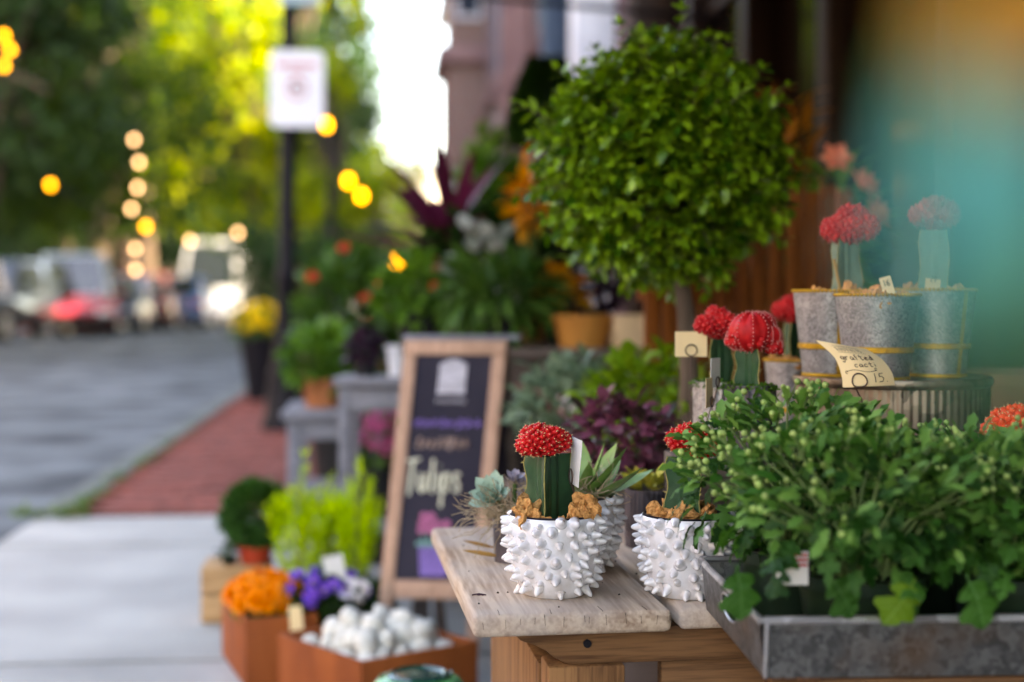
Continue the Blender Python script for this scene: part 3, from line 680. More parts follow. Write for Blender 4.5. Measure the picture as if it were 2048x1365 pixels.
def flowermesh(name, mats, r, petals=10, layers=3, cup=.4, geo=None):
    m = MB(); geo = geo or leafgeo(SMALL, fold=.1, droop=.1)
    for k in range(layers):
        for i in range(petals):
            a = 2*PI*(i+.5*k)/petals+U(-.1,.1); el = cup+k*.45
            addleaf(m, geo, Vector((0,0,.02*r*k)), Vector((math.cos(a)*math.cos(el), math.sin(a)*math.cos(el), math.sin(el))), r*(1-.18*k), 0)
    m.sphere((0,0,.1*r), r*.2, 8, 5, mi=len(mats)-1 if isinstance(mats, list) else 0)
    return m.mesh(name, mats, ang=180)
def flowers(t, me, c, rad, n, nm='flower', minz=-.2, sc_=(.8,1.2), toward=True):
    k = 0; out = 0
    pts = fib(n*2, .6)
    for d in pts:
        if d.z < minz or (toward and d.y > .45): continue
        p = Vector(c)+Vector((d.x*rad[0], d.y*rad[1], d.z*rad[2]))*U(.94,1.08)
        q = (d+Vector((0,-.25,.25))+rdir()*.25).to_track_quat('Z', 'X').to_euler()
        o = place(nm, me, t, p, q, U(*sc_)); out += 1
        if out >= n: break
def card(name, label, loc, w_, h_, mat, wire=.08, rz=0, tilt=0, ring=.009, bend=0, lean=0):
    t = thing(name, label, 'price tag', loc, rz); t.rotation_euler = (tilt, lean, rz)
    m = MB(); n = 6
    for i in range(n+1):
        f = i/n; y = bend*math.sin(f*PI/2)**2
        for x in (-w_/2, w_/2): m.v.append((x, y, f*h_)); 
        for x in (-w_/2, w_/2): m.v.append((x, y+.0006, f*h_))
    for i in range(n):
        a = i*4; b = a+4; m.f += [(a,a+1,b+1,b),(a+2,b+2,b+3,a+3),(a,b,b+2,a+2),(a+1,a+3,b+3,b+1)]; m.m += [0]*4
    m.f += [(0,2,3,1),(4*n,4*n+1,4*n+3,4*n+2)]; m.m += [0,0]
    m.obj('card', mat, t, smooth=False)
    if wire:
        m = MB(); r = ring
        pts = [(0,.004,-wire),(0,.004,-wire*.5),(0,-.002,0)]+[(r*math.sin(a),-.003,r-r*math.cos(a)+.001) for a in [2*PI*i/20 for i in range(21)]]
        m.tube(pts, .0009, 6); m.obj('wire_holder', M_wirep, t)
    return t

# ------------------------------------------------------------------ stands behind
def stand(name, label, cx, cy, w_, d_, z, rz, mat, nb=4, leg=.045, th=.025, shelf=True):
    t = thing(name, label, 'plant stand', (cx,cy,0), rz); bw = d_/nb
    for i in range(nb): MB().box((U(-.004,.004), -d_/2+bw*(i+.5), z-th/2+U(-.001,.001)), (w_, bw-.006, th)).obj('plank', mat, t, bev=.003)
    for sx in (-1, 1):
        for sy in (-1, 1): MB().box((sx*(w_/2-leg), sy*(d_/2-leg), (z-th)/2), (leg,leg,z-th)).obj('leg', mat, t, bev=.003)
    for sy in (-1, 1): MB().box((0, sy*(d_/2-leg), z-th-.04), (w_-leg*3,.02,.06)).obj('apron', mat, t, bev=.002)
    if shelf: MB().box((0,0,.16), (w_-leg*2.2,d_-leg*2,.02)).obj('shelf', mat, t, bev=.002)
    return t
M_darkw = woodmat('dark_stand_wood', (.16,.12,.1), (.08,.06,.05), axis='X')
stand('plant_stand', 'low dark wooden stand directly behind the display table', .42, 2.62, .78, .86, .45, R(7), M_darkw, nb=6)
stand('plant_stand', 'dark grey plank bench behind the chalkboard', .18, 4.0, .98, .75, .70, R(5), M_darkw, nb=5)
stand('plant_stand', 'grey weathered bench left of the chalkboard', at(675,0,4.95).x, 4.95, .36, .5, .45, R(4), M_greyw, nb=4, leg=.04)
stand('plant_stand', 'small grey shelf carrying a white pot left of the chalkboard', at(765,0,4.15).x, 4.15, .26, .2, .60, R(-6), M_greyw, nb=2, leg=.03)
stand('plant_stand', 'tall dark plinth stand behind the galvanised pots', 1.02, 3.3, .8, .5, .62, R(6), M_shop, nb=4)

# --- background plants
M_lime = leafmat('lime_leaf', (.09,.20,.012), (.2,.32,.02), trans=.18, rough=.4)
M_mid = leafmat('mid_leaf', (.03,.09,.015), (.08,.17,.03), trans=.18)
M_grn = leafmat('fresh_leaf', (.04,.13,.012), (.12,.25,.03), trans=.18)
M_silver = leafmat('silver_leaf', (.25,.30,.26), (.5,.52,.48), trans=.2)
M_greyg = leafmat('grey_green_leaf', (.10,.17,.10), (.22,.30,.2), trans=.25)
M_maroon = leafmat('maroon_leaf', (.05,.008,.02), (.16,.022,.055), trans=.18)
M_dpurp = leafmat('dark_purple_leaf', (.02,.010,.018), (.06,.025,.05), trans=.2)
M_orangel = leafmat('orange_leaf', (.55,.18,.01), (.7,.33,.02), trans=.35)
M_pinkp = leafmat('pink_petal', (.5,.08,.22), (.7,.22,.4), trans=.3)
M_redp = leafmat('red_petal', (.6,.03,.02), (.75,.1,.04), trans=.25)
M_orp = leafmat('orange_petal', (.80,.20,.002), (.88,.31,.004), trans=.25, spec=.2)
M_yelp = leafmat('yellow_petal', (.75,.5,.01), (.85,.65,.03), trans=.25)
M_purp = leafmat('violet_petal', (.14,.045,.5), (.26,.1,.62), trans=.25)
M_whp = leafmat('white_petal', (.75,.72,.75), (.85,.83,.85), trans=.25)
M_coralp = leafmat('coral_petal', (.7,.2,.12), (.8,.36,.22), trans=.3)
GO = leafgeo(OVATE, .25, .25); GS = leafgeo(SMALL, .2, .2); GL = leafgeo(LANCE, .25, .5); GR = leafgeo(ROUND, .2, .15)
def onz(px, Y, z): p = at(px, 588, Y); p.z = z; return p
F_pink = flowermesh('flower', M_pinkp, .022); F_red = flowermesh('flower', M_redp, .02); F_yel = flowermesh('flower', M_yelp, .035); F_coral = flowermesh('flower', M_coralp, .04, 6, 2)
F_vio = flowermesh('flower', [M_purp, M_yelp], .02, 12, 2); F_wht = flowermesh('flower', M_whp, .021, 10, 2); F_or = flowermesh('flower', M_orp, .024, 14, 4, cup=.25)
# urn with yellow flowers by the lamp post
p = at(522, 797, 11.2); p.z = 0
t = plant('flower_urn', 'black urn of yellow flowers on the pavement beside the lamp post', 'planter', p, (.17,.5,M_ironblk,.6,.04), (0,0,.58,.2,.2,.14), GS, 700, .06, M_mid)
flowers(t, F_yel, (0,0,.6), (.19,.19,.15), 60, sc_=(1,1.6))
# bench left of the chalkboard
b0 = onz(645, 4.9, .45); t = plant('leafy_plant', 'bright green leafy plant on the grey weathered bench', 'plant', b0, (.075,.10,M_terra), (0,0,.17,.135,.12,.1), GO, 420, .055, M_grn, leaves=80)
# green plants with red flowers behind the bench
c0 = onz(700, 5.6, 0); t = plant('flowering_shrub', 'tall green shrub with a few red blooms behind the grey bench', 'plant', c0, (.16,.3,M_blackpot), (0,0,.75,.2,.2,.26), GO, 900, .07, M_mid)
for dx, dz in ((.0,.29),(-.12,.18),(.08,.1)): place('flower', F_red, t, (dx,-.2,.72+dz), (R(50),0,0), 1.4)
c0 = onz(838, 4.15, .70); t = plant('flowering_plant', 'green bushy plant dotted with red flowers behind the chalkboard top', 'plant', c0, (.07,.09,M_blackpot), (0,0,.14,.13,.11,.11), GS, 700, .045, M_grn, leaves=60)
flowers(t, F_red, (0,0,.15), (.12,.12,.1), 6, minz=0, sc_=(.7,1.0))
c0 = onz(730, 4.15, .60); t = plant('purple_plant', 'dark purple leafed plant on the small grey shelf', 'plant', c0, (.035,.05,M_blackpot), (0,0,.08,.05,.05,.045), GO, 160, .035, M_dpurp, leaves=60)
c0 = onz(794, 4.12, .60); t = thing('white_pot', 'small white pot standing empty on the grey shelf', 'pot', c0); pot(t, .03, .09, M_white, .8, .012)
c0 = onz(762, 4.45, 0); t = plant('pink_flowers', 'pink flowering plant in a tall dark pot left of the chalkboard', 'plant', c0, (.085,.30,M_blackpot,.8), (0,0,.37,.09,.09,.09), GS, 380, .035, M_mid)
flowers(t, F_pink, (0,0,.38), (.085,.085,.085), 60, sc_=(.8,1.2))
# plants on the bench behind the chalkboard
c0 = onz(900, 4.3, .74); t = thing('cordyline', 'tall maroon sword leafed plant behind the chalkboard', 'plant', c0); pot(t, .09, .12, M_blackpot)
me = leafmesh('sword_leaf', [(0,.02),(.2,.045),(.5,.055),(.8,.035),(1,0)], M_maroon, droop=.35)
for i in range(38):
    a = U(0, 2*PI); el = U(.6,1.4); d = Vector((math.cos(a)*math.cos(el), math.sin(a)*math.cos(el), math.sin(el)))
    place('sword_leaf', me, t, (0,0,.12+U(0,.12)), frame(d, U(-.4,.4)), U(.27,.44))
MB().tube([(0,0,.08),(0,0,.28)], [.02,.012], 8).obj('stem', M_bark, t)
c0 = onz(965, 4.0, .70); t = plant('silver_plant', 'silvery white leafed plant beside the maroon sword leafed plant', 'plant', c0, (.06,.08,M_blackpot), (0,0,.2,.105,.09,.13), leafgeo(ROUND, .15, .3), 75, .04, M_silver, leaves=75)
m = plant('dark_fern', 'dark green ferny plant in front of the silver leaves', 'plant', onz(1000,3.78,.70), (.06,.08,M_blackpot), (0,0,.13,.14,.09,.09), GL, 420, .09, M_mid, leaves=0)
m = plant('dark_shrub', 'dense dark green plant below the orange leaves on the back bench', 'plant', onz(1010,4.22,.70), (.08,.1,M_blackpot), (0,0,.24,.24,.1,.15), GO, 900, .06, M_leafD, leaves=0)
c0 = onz(1065, 4.05, .70); t = plant('orange_plant', 'orange yellow leafed plant peeping out beside the round box tree', 'plant', c0, (.06,.09,M_terra), (-.005,0,.40,.05,.05,.10), GO, 60, .06, M_orangel, leaves=60)
c0 = onz(1160, 4.2, .70); t = plant('rust_plant', 'dark rust leafed plant under the round box tree', 'plant', c0, (.08,.1,M_blackpot), (0,0,.2,.2,.1,.13), GO, 500, .05, M_dpurp)
c0 = onz(1130, 4.0, .70); t = plant('amber_plant', 'small amber leafed plant above the terracotta bowl', 'plant', onz(1120,3.86,.70), (.05,.06,M_blackpot), (0,0,.14,.06,.06,.07), GO, 90, .05, M_orangel)
t = thing('terracotta_bowl', 'wide terracotta bowl on the back bench under the box tree', 'pot', onz(1166,3.72,.70)); pot(t, .078, .085, pmat('amber_terracotta', (.5,.22,.05), (.38,.15,.03), rough=.7), .78, .016)
t = thing('cream_block', 'cream coloured carton beside the terracotta bowl', 'box', onz(1268,3.7,.70), R(8)); M_carton = pmat('carton', (.68,.5,.3), (.6,.42,.24), rough=.8)
MB().box((0,0,.042), (.115,.09,.08)).obj('body', M_carton, t, bev=.002); MB().box((0,-.02,.085), (.117,.05,.003)).obj('lid_flap', M_carton, t)
# dark cone topiary further back
c0 = onz(1093, 5.6, 0); t = thing('cone_topiary', 'dark clipped cone tree in front of the white column', 'tree', c0); pot(t, .16, .35, M_ironblk, .75, .03)
m = MB(); [addleaf(m, GS, Vector((math.cos(a)*r*q, math.sin(a)*r*q, z)), Vector((math.cos(a),math.sin(a),U(-.2,.9))), .05, U(-1,1)) for i in range(2600) for z in [U(1.42,1.75)] for a in [U(0,2*PI)] for q in [U(.6,1)] for r in [.13*math.sin(PI*min(1,(1.8-z)/.42)*.6+.1)]]
for i in range(1600):
    d = rdir(); addleaf(m, GS, Vector((d.x*.15, d.y*.15, 1.18+d.z*.13))*1, d, .05, U(-1,1))
stuff(m.obj('crown', M_leafD, t)); MB().tube([(0,0,.25),(0,0,1.6)], [.02,.012], 8).obj('trunk', M_bark, t)
c0 = onz(985, 6.4, 0); t = plant('tall_shrub', 'tall fresh green shrub beside the plum brick house', 'plant', c0, (.2,.4,M_ironblk), (0,0,1.05,.2,.2,.5), GO, 900, .09, M_grn)
# behind the table: bushes on the low dark stand
plant('lime_bush', 'lime green bushy plant in front of the box tree trunk', 'plant', onz(1300,2.62,.45), (.07,.1,M_blackpot), (0,0,.19,.125,.1,.10), GO, 520, .036, M_lime, leaves=140)
plant('lime_bush', 'smaller lime green plant right beside the small red cacti', 'plant', onz(1398,2.45,.45), (.05,.08,M_blackpot), (0,0,.16,.06,.06,.07), GO, 240, .034, M_lime, leaves=90)
plant('grey_green_bush', 'grey green bushy plant behind the pink spotted leaves', 'plant', onz(1130,2.86,.45), (.07,.1,M_terra), (0,0,.16,.11,.1,.10), GO, 520, .036, M_greyg, leaves=120)
# pink polka dot plant
M_hyp = leafmat('pink_spotted_leaf', (.03,.022,.014), (.26,.07,.12), trans=.2, scale=180)
plant('polka_dot_plant', 'dark plum plant with pink spotted leaves in a grey metal pot', 'plant', onz(1243,2.17,.45), (.045,.105,M_galvd,.85), (0,0,.165,.088,.075,.065), leafgeo(OVATE, .2, .3), 520, .028, M_hyp, leaves=260, up=.1)
# orange flowers in the dark of the shop
c0 = onz(1668, 3.3, .62); t = plant('coral_lilies', 'coral and yellow flowers in front of the dark shop window', 'plant', c0, (.06,.16,M_galvd,.8), (0,0,.34,.09,.08,.16), GL, 150, .1, M_grn)
for dx, dz, s in ((-.02,.52,1.1),(.04,.46,1.3),(-.03,.42,1),(.07,.40,1.1),(.0,.36,1)): place('flower', F_coral, t, (dx,-.1,dz), (R(70+U(-20,20)),0,U(-1,1)), s)
c0 = onz(1560, 3.45, .62); t = plant('amber_foliage', 'dry amber foliage at the dark edge of the box tree', 'plant', c0, (.06,.12,M_blackpot), (0,0,.4,.13,.08,.3), GL, 260, .08, leafmat('dry_leaf', (.16,.06,.012), (.4,.17,.02), trans=.3))
# rust brown slatted screen behind the box tree trunk
t = thing('wood_screen', 'rust brown slatted timber screen behind the box tree trunk', 'screen', onz(1500,2.98,.0), R(8))
M_slat = woodmat('rust_slat', (.24,.07,.012), (.10,.028,.006), axis='Z', ring=12)
for i in range(12): MB().box((-.21+i*.038,U(-.003,.003),.55), (.034,.014,1.02+U(-.02,.02))).obj('slat', M_slat, t, bev=.002)
for z in (.2,.85): MB().box((0,.018,z), (.47,.02,.05)).obj('rail', M_slat, t, bev=.002)

# ------------------------------------------------------------------ box tree
TB = onz(1375,2.42,.45); BC = at(1322,328,2.42); BR = .203
t = thing('box_tree', 'round clipped box tree on a bare stem towering over the table', 'tree', TB)
pot(t, .085, .15, M_blackpot, .75, .02)
c = BC-TB
MB().tube([(0,0,.1),(.004,0,.25),(-.003,0,.36),(c.x*.5,c.y,c.z-.1),(c.x,c.y,c.z+.1)], [.019,.0165,.0155,.013,.006], 10).obj('trunk', M_bark, t)
M_box = leafmat('box_leaf', (.016,.075,.002), (.22,.38,.018), trans=.14, rough=.35, spec=.4)
geo = leafgeo([(0,.0),(.25,.24),(.6,.27),(.88,.15),(1,0)], .2, .2); me = MB().add(*geo).mesh('leaf', M_box, ang=180)
L = []; tw = MB()
for d in fib(1050, .6):
    nz = noise.noise(d*2.6); nz2 = noise.noise(d*6+Vector((3,1,2)))
    if nz2 < -.36: continue
    rr = BR*(.85+.2*nz+.16*nz2)
    base = c+d*rr*.72; ax = (d+rdir()*.35+Vector((0,0,.25))).normalized(); ln = U(.05,.085)
    if random.random() < .16: ln *= U(1.2,1.6)
    tw.tube([base, base+ax*ln], [.0013,.0006], 4)
    for k in range(6):
        f = .25+.75*k/5; q = base+ax*ln*f; s = ax.orthogonal().normalized(); s.rotate(Matrix.Rotation(k*PI/2+U(-.4,.4), 3, ax))
        for sg_ in (-1, 1):
            L.append((q, (s*sg_+ax*.7), U(.021,.034)*(1-.25*(k == 5)), U(-.5,.5)))
    L.append((base+ax*ln, ax, .018, 0))
L.sort(key=lambda l: l[0].y-.25*l[0].z+.15*l[0].x)
for p, dd, s, r in L[:300]: place('leaf', me, t, p, frame(dd, r), s)
m = MB()
for p, dd, s, r in L[300:]: addleaf(m, geo, p, dd, s, r)
stuff(m.obj('crown', M_box, t, ang=180)); stuff(tw.obj('twigs', M_bark, t))
for k in range(9):
    d = rdir(); m = MB().tube([c-Vector((0,0,.12)), c+d*.09, c+d*.17], [.006,.004,.002], 6); m.obj('limb', M_bark, t)
# ------------------------------------------------------------------ display table
TA = R(7.7)
t = thing('display_table', 'pale weathered plank table carrying the spiky pots', 'table', (-.041,1.492,0), TA)
pw = .226
for i in range(4):
    m = MB(); L0 = .575+(.0,-.004,.006,0)[i]; y0 = (0,.008,-.004,.01)[i]; w_ = pw-.010
    x0 = i*pw
    # plank with gently uneven top and eased edges
    nx, ny = 10, 26
    def top(x, y): return .5+.0008*noise.noise(Vector((x*20+i*9, y*9, 0)))
    m.box((x0+w_/2, y0+L0/2, .4875), (w_, L0, .025))
    o = m.obj('plank', M_wood, t, bev=.007, seg=3)
# end grain checks (cracks) on the front edge
M_crack = pmat('crack', (.03,.018,.014), rough=1)
m = MB()
for i in range(13):
    x = .015+i*.0165+U(-.006,.006); m.box((x,.0008,.4905+U(-.002,.003)), (.0004,.002,U(.005,.013)), rot=Euler((0,U(-.12,.12),0)))
for i in range(4):
    x = .03+i*.05+U(-.015,.015); m.box((x,U(.01,.02),.4999), (.0004,U(.012,.03),.0008), U(-.1,.1))
stuff(m.obj('edge_cracks', M_crack, t, smooth=False))
# front batten with curved corbel end
pl = [(.045,.4748),(.9,.4748),(.9,.436),(.115,.436),(.105,.437),(.092,.444),(.083,.452),(.07,.459),(.055,.464)]
MB().prism(pl, .03, .07).obj('batten', M_woodx, t, bev=.002)
MB().prism(pl, .50, .54).obj('batten', M_woodx, t, bev=.002)
m = MB().lathe([(0,-.003),(.0045,-.003),(.0045,.002),(0,.002)], 14); m.obj('bolt', M_ironblk, t, loc=(.128,.0295,.459), rot=(R(90),0,0))
for x in (.105,.86):
    for y in (.052,.52): MB().box((x+.022,y,.2178), (.085,.055,.4355)).obj('leg', M_woodz, t, bev=.003)
for x in (.095,.865): MB().box((x,.286,.33), (.025,.40,.19)).obj('side_panel', M_woodz, t, bev=.003)
for k in range(3): MB().box((.515,.056,.395-k*.082), (.60,.02,.078)).obj('front_board', M_woodx, t, bev=.002)
def tz(px, py, z=.5):    # point on the table top seen at a pixel
    Y = 1.6
    for k in range(20):
        p = at(px, py, Y); Y *= (CAMZ-z)/max(1e-3, CAMZ-p.z)
    p = at(px, py, Y); p.z = z; return p

# ------------------------------------------------------------------ spiky pots and grafted cacti
def ceramic():
    m, t_, p_ = _new('white_ceramic'); p_.inputs['Roughness'].default_value = .14; p_.inputs['Coat Weight'].default_value = .8; p_.inputs['Coat Roughness'].default_value = .04
    tc = _n(t_, 'ShaderNodeTexCoord'); ns = _n(t_, 'ShaderNodeTexNoise'); ns.inputs['Scale'].default_value = 35; ns.inputs['Detail'].default_value = 5; t_.links.new(tc.outputs['Object'], ns.inputs['Vector'])
    cr = _n(t_, 'ShaderNodeValToRGB'); e = cr.color_ramp.elements; e[0].position = .3; e[0].color = (.50,.46,.45,1); e[1].position = .55; e[1].color = (.70,.685,.71,1)
    t_.links.new(ns.outputs[0], cr.inputs[0]); t_.links.new(cr.outputs[0], p_.inputs['Base Color'])
    b = _n(t_, 'ShaderNodeBump'); b.inputs['Strength'].default_value = .25; b.inputs['Distance'].default_value = .004; t_.links.new(ns.outputs[0], b.inputs['Height']); t_.links.new(b.outputs[0], p_.inputs['Normal']); return m
M_cer = ceramic()
M_bare = pmat('bare_clay', (.62,.5,.38), rough=.8)
SP = [(.0345,.0),(.0365,.0015),(.040,.008),(.0455,.022),(.0505,.042),(.0530,.062),(.0535,.076),(.0525,.088),(.0505,.0905),(.0485,.089),(.047,.07),(0,.06)]
def sp_r(z):
    for (r0,z0),(r1,z1) in zip(SP[:8], SP[1:8]):
        if z0 <= z <= z1: f = (z-z0)/(z1-z0); return r0+(r1-r0)*f, math.atan2(r1-r0, z1-z0)
    return .0525, 0
pm = MB().lathe([(0,.0005)]+SP, 64, wob=lambda a, j, z: 1+.008*math.sin(3*a+z*60)+.006*math.sin(7*a-z*90)).mesh('pot', M_cer, ang=60)
spm = MB().lathe([(.0080,-.0010),(.0062,.0002),(.0049,.0022),(.0039,.0052),(.0029,.0080),(.0018,.0097),(.0007,.0105),(0,.0107)], 12).mesh('spike', M_cer, ang=180)
SPK = []
rr_ = random.Random(3)
for row in range(8):
    z = .0095+row*.0108; n = [13,15,17,18,18,18,18,18][row]
    for i in range(n):
        a = 2*PI*(i+.5*(row % 2)+rr_.uniform(-.26,.26))/n; zz = z+rr_.uniform(-.0038,.0038); r, sl = sp_r(max(.004,min(zz,.087)))
        tilt = -sl*.8 + (-.35 if row == 0 else 0)+rr_.uniform(-.26,.26)
        d = Vector((math.cos(a)*math.cos(tilt), math.sin(a)*math.cos(tilt), math.sin(tilt))); SPK.append((Vector((r*math.cos(a), r*math.sin(a), zz)), d, rr_.uniform(.75,1.1)))
M_liner = pmat('black_liner', (.012,.01,.018), rough=.3, scale=6)
M_barkc = pmat('bark_chunk', (.66,.32,.11), (.36,.15,.045), rough=.95, scale=3.5, bump=.45, bscale=4, lo=.35, hi=.6, detail=6)
rockm = []
for k in range(4):
    vs_, fs_ = rockgeo(3, .75, 1.9, k+2); rockm.append(MB().add(vs_, fs_).mesh('bark_chunk', M_barkc, ang=22))
def spiky(t, rz):
    o = place('pot', pm, t, (0,0,0), (0,0,rz))
    for p, d, s in SPK: place('spike', spm, o, p-d*.0006, d.to_track_quat('Z','Y').to_euler(), (s,s,s*U(.85,1.15)))
    MB().lathe([(.0488,.083),(.0492,.0925),(.0478,.0925),(.0470,.084),(.02,.082),(0,.081)], 40, wob=lambda a, j, z: 1+.012*math.sin(5*a)).obj('liner', M_liner, t)
    return o
def chunks(t, n, rmax, z, smin=.008, smax=.016, avoid=.02):
    for k in range(n):
        a = 2*PI*k/n+U(-.3,.3); r = U(avoid, rmax); s = U(smin, smax)
        place('bark_chunk', rockm[k % 4], t, (r*math.cos(a), r*math.sin(a), z+s*.1), (U(0,6),U(0,6),U(0,6)), (s,s*U(.7,1.1),s*U(.6,.8)))
M_cst = pmat('cactus_green', (.024,.075,.03), (.014,.046,.02), rough=.42, scale=45, bump=.06)
M_cst2 = pmat('grey_cactus_green', (.17,.23,.16), (.12,.17,.12), rough=.5, scale=45)
M_rib = pmat('corky_edge', (.36,.27,.1), (.2,.2,.06), rough=.8, scale=90)
def cactus_stem(t, h, w_, rot, mat, z=0, wave=.15, edge=True, top=.9):
    N, K = 48, 16; m = MB(); ang = [rot+k*2*PI/3 for k in range(3)]; edges = [[] for _ in range(3)]
    for k in range(K):
        f = k/(K-1); sc_ = (1-.03*f)*(1-.10*max(0, f-.85)/.15)*(.9+.1*min(1, f*4))
        for i in range(N):
            a = 2*PI*i/N; best = 0
            for q, b in enumerate(ang):
                da = abs((a-b+PI) % (2*PI)-PI); wv = 1+wave*math.sin(f*11+q*2.1)*(.5+.5*math.cos(da*3))
                g_ = math.exp(-(da/.24)**2)*.60*wv
                best = max(best, g_)
            r = w_*(.38+best)*sc_
            m.v.append((r*math.cos(a), r*math.sin(a), z+h*f))
    for k in range(K-1):
        for i in range(N): j = (i+1) % N; m.f.append((k*N+i, k*N+j, (k+1)*N+j, (k+1)*N+i)); m.m.append(0)
    m.f.append(tuple((K-1)*N+i for i in range(N))); m.m.append(0)
    o = m.obj('cactus_stem', mat, t, ang=70)
    if edge:
        for q, b in enumerate(ang):
            pts = []
            for k in range(K):
                f = k/(K-1); sc_ = (1-.03*f)*(1-.10*max(0, f-.85)/.15)*(.9+.1*min(1, f*4)); r = w_*(.38+.60*(1+wave*math.sin(f*11+q*2.1)))*sc_; pts.append((r*math.cos(b), r*math.sin(b), z+h*f))
            e_ = MB().tube(pts, [.0007+.0004*(k % 5 == 0) for k in range(K)], 5)
            for k in (3,8,13):
                for s_ in range(4): e_.tube([pts[k], Vector(pts[k])+Vector((math.cos(b)+U(-.5,.5), math.sin(b)+U(-.5,.5), U(-.3,.6)))*.0035], [.0005,.0001], 3)
            e_.obj('corky_edge', M_rib, o)
    return o
M_scion = pmat('scarlet_cactus', (.60,.014,.012), (.40,.005,.008), rough=.45, scale=70)
M_scionp = pmat('coral_cactus', (.56,.016,.016), (.38,.006,.01), rough=.5, scale=70)
M_scioNo = pmat('orange_scarlet_cactus', (.80,.07,.015), (.68,.03,.01), rough=.5, scale=70)
M_spine = pmat('pale_spine', (.75,.55,.30), rough=.7); M_spinep = pmat('rosy_spine', (.60,.2,.18), rough=.7)
IC = ico(1)
def scion_mesh(seed, mat, spmat, style, R0=.031, n=9):
    rg = random.Random(seed); m = MB(); sp = MB(); cen = [(Vector((0,0,0)), R0*.62)]
    for k in range(n):
        a = 2*PI*k/n+rg.uniform(-.25,.25); el = rg.uniform(-.25,.75) if k % 2 else rg.uniform(-.3,.15); q = R0*.60
        cen.append((Vector((math.cos(a)*math.cos(el)*q, math.sin(a)*math.cos(el)*q, math.sin(el)*q*.7)), R0*rg.uniform(.33,.46)))
    for k in range(3): a = rg.uniform(0,6.28); cen.append((Vector((math.cos(a)*R0*.25, math.sin(a)*R0*.25, R0*.42)), R0*.3))
    for ci, (c_, r_) in enumerate(cen):
        m.sphere(c_, (r_,r_,r_*.9), 12, 8)
        npt = max(22, int(60*(r_/(R0*.45))**2))
        for i in range(npt):
            zz = 1-2*(i+.5)/npt; a = i*2.399963+ci; rr = math.sqrt(1-zz*zz); d = Vector((rr*math.cos(a), rr*math.sin(a), zz))
            p = c_+Vector((d.x*r_, d.y*r_, d.z*r_*.9))
            if any((p-c2).length < r2*.93 for j, (c2, r2) in enumerate(cen) if j != ci): continue
            tr = R0*.115*rg.uniform(.85,1.2) if style == 't' else R0*.07
            m.add([p+v*tr+d*tr*.2 for v in IC[0]], IC[1])
            tip = p+d*tr*1.15
            sp.add([tip-d*tr*.1+v*tr*.2 for v in IC[0]], IC[1])
            for s_ in range(5 if style == 't' else 4):
                dd = (d+Vector((rg.uniform(-1,1),rg.uniform(-1,1),rg.uniform(-1,1)))*.75).normalized(); l = R0*rg.uniform(.05,.095); o_ = dd.orthogonal().normalized()*.00022; o2 = dd.cross(o_)
                sp.add([tip+o_, tip-o_*.5+o2*.9, tip-o_*.5-o2*.9, tip+dd*l], [(0,1,3),(1,2,3),(2,0,3)])
    return m.mesh('cactus_head', mat, ang=60), sp.mesh('spines', spmat, smooth=False)
def ribbed_mesh(seed, mat, spmat, R0=.03, lobes_=((0,0,0,1),)):
    rg = random.Random(seed); m = MB(); sp = MB()
    for (x, y, z, s) in lobes_:
        c_ = Vector((x, y, z))*R0; r_ = R0*s; nr = 9; ph0 = rg.uniform(0, 1)
        m.sphere(c_, (r_,r_,r_*.88), 54, 16, fn=lambda d: 1+.11*abs(math.cos(nr*(math.atan2(d.y, d.x)+ph0)/2))**.7-.07)
        for k in range(nr):
            a = 2*PI*k/nr-ph0
            for j in range(1, 16):
                th = PI*(j+.2)/16.6; d = Vector((math.sin(th)*math.cos(a), math.sin(th)*math.sin(a), math.cos(th))); p = c_+Vector((d.x*r_, d.y*r_, d.z*r_*.88))*1.05
                sp.add([p+v*R0*.035 for v in IC[0]], IC[1])
                for s_ in range(5):
                    dd = (d+Vector((rg.uniform(-1,1),rg.uniform(-1,1),rg.uniform(-1,1)))*.8).normalized(); l = R0*rg.uniform(.06,.11); o_ = dd.orthogonal().normalized()*.0003; o2 = dd.cross(o_)
                    sp.add([p+o_, p-o_*.5+o2*.9, p-o_*.5-o2*.9, p+dd*l], [(0,1,3),(1,2,3),(2,0,3)])
        for k in range(int(26*s)):     # offsets and tubercles low down
            a = rg.uniform(0, 6.28); el = rg.uniform(-.75,-.1); d = Vector((math.cos(a)*math.cos(el), math.sin(a)*math.cos(el), math.sin(el))); p = c_+d*r_*.95; q = R0*rg.uniform(.1,.2)
            m.add([p+v*q for v in IC[0]], IC[1]); sp.add([p+d*q+v*R0*.035 for v in IC[0]], IC[1])
    return m.mesh('cactus_head', mat, ang=60), sp.mesh('spines', spmat, smooth=False)
SC_A = scion_mesh(1, M_scion, M_spine, 't'); SC_B = scion_mesh(5, M_scioNo, M_spine, 't', n=11)
RB_A = ribbed_mesh(2, M_scionp, M_spinep, lobes_=((0,0,0,.95),(.75,-.15,-.15,.5),(.5,.4,.3,.6),(-.55,.1,-.3,.5),(.95,-.2,-.55,.35)))
RB_B = scion_mesh(9, M_scionp, M_spinep, 't', n=7)
RB_C = scion_mesh(12, M_scionp, M_spinep, 'r', R0=.031, n=10)
def head(t, pair, z, rz=0, s=1, off=(0,0)):
    o = place('cactus_head', pair[0], t, (off[0],off[1],z), (0,0,rz), s); place('spines', pair[1], o); stuff(o.children[0]); return o
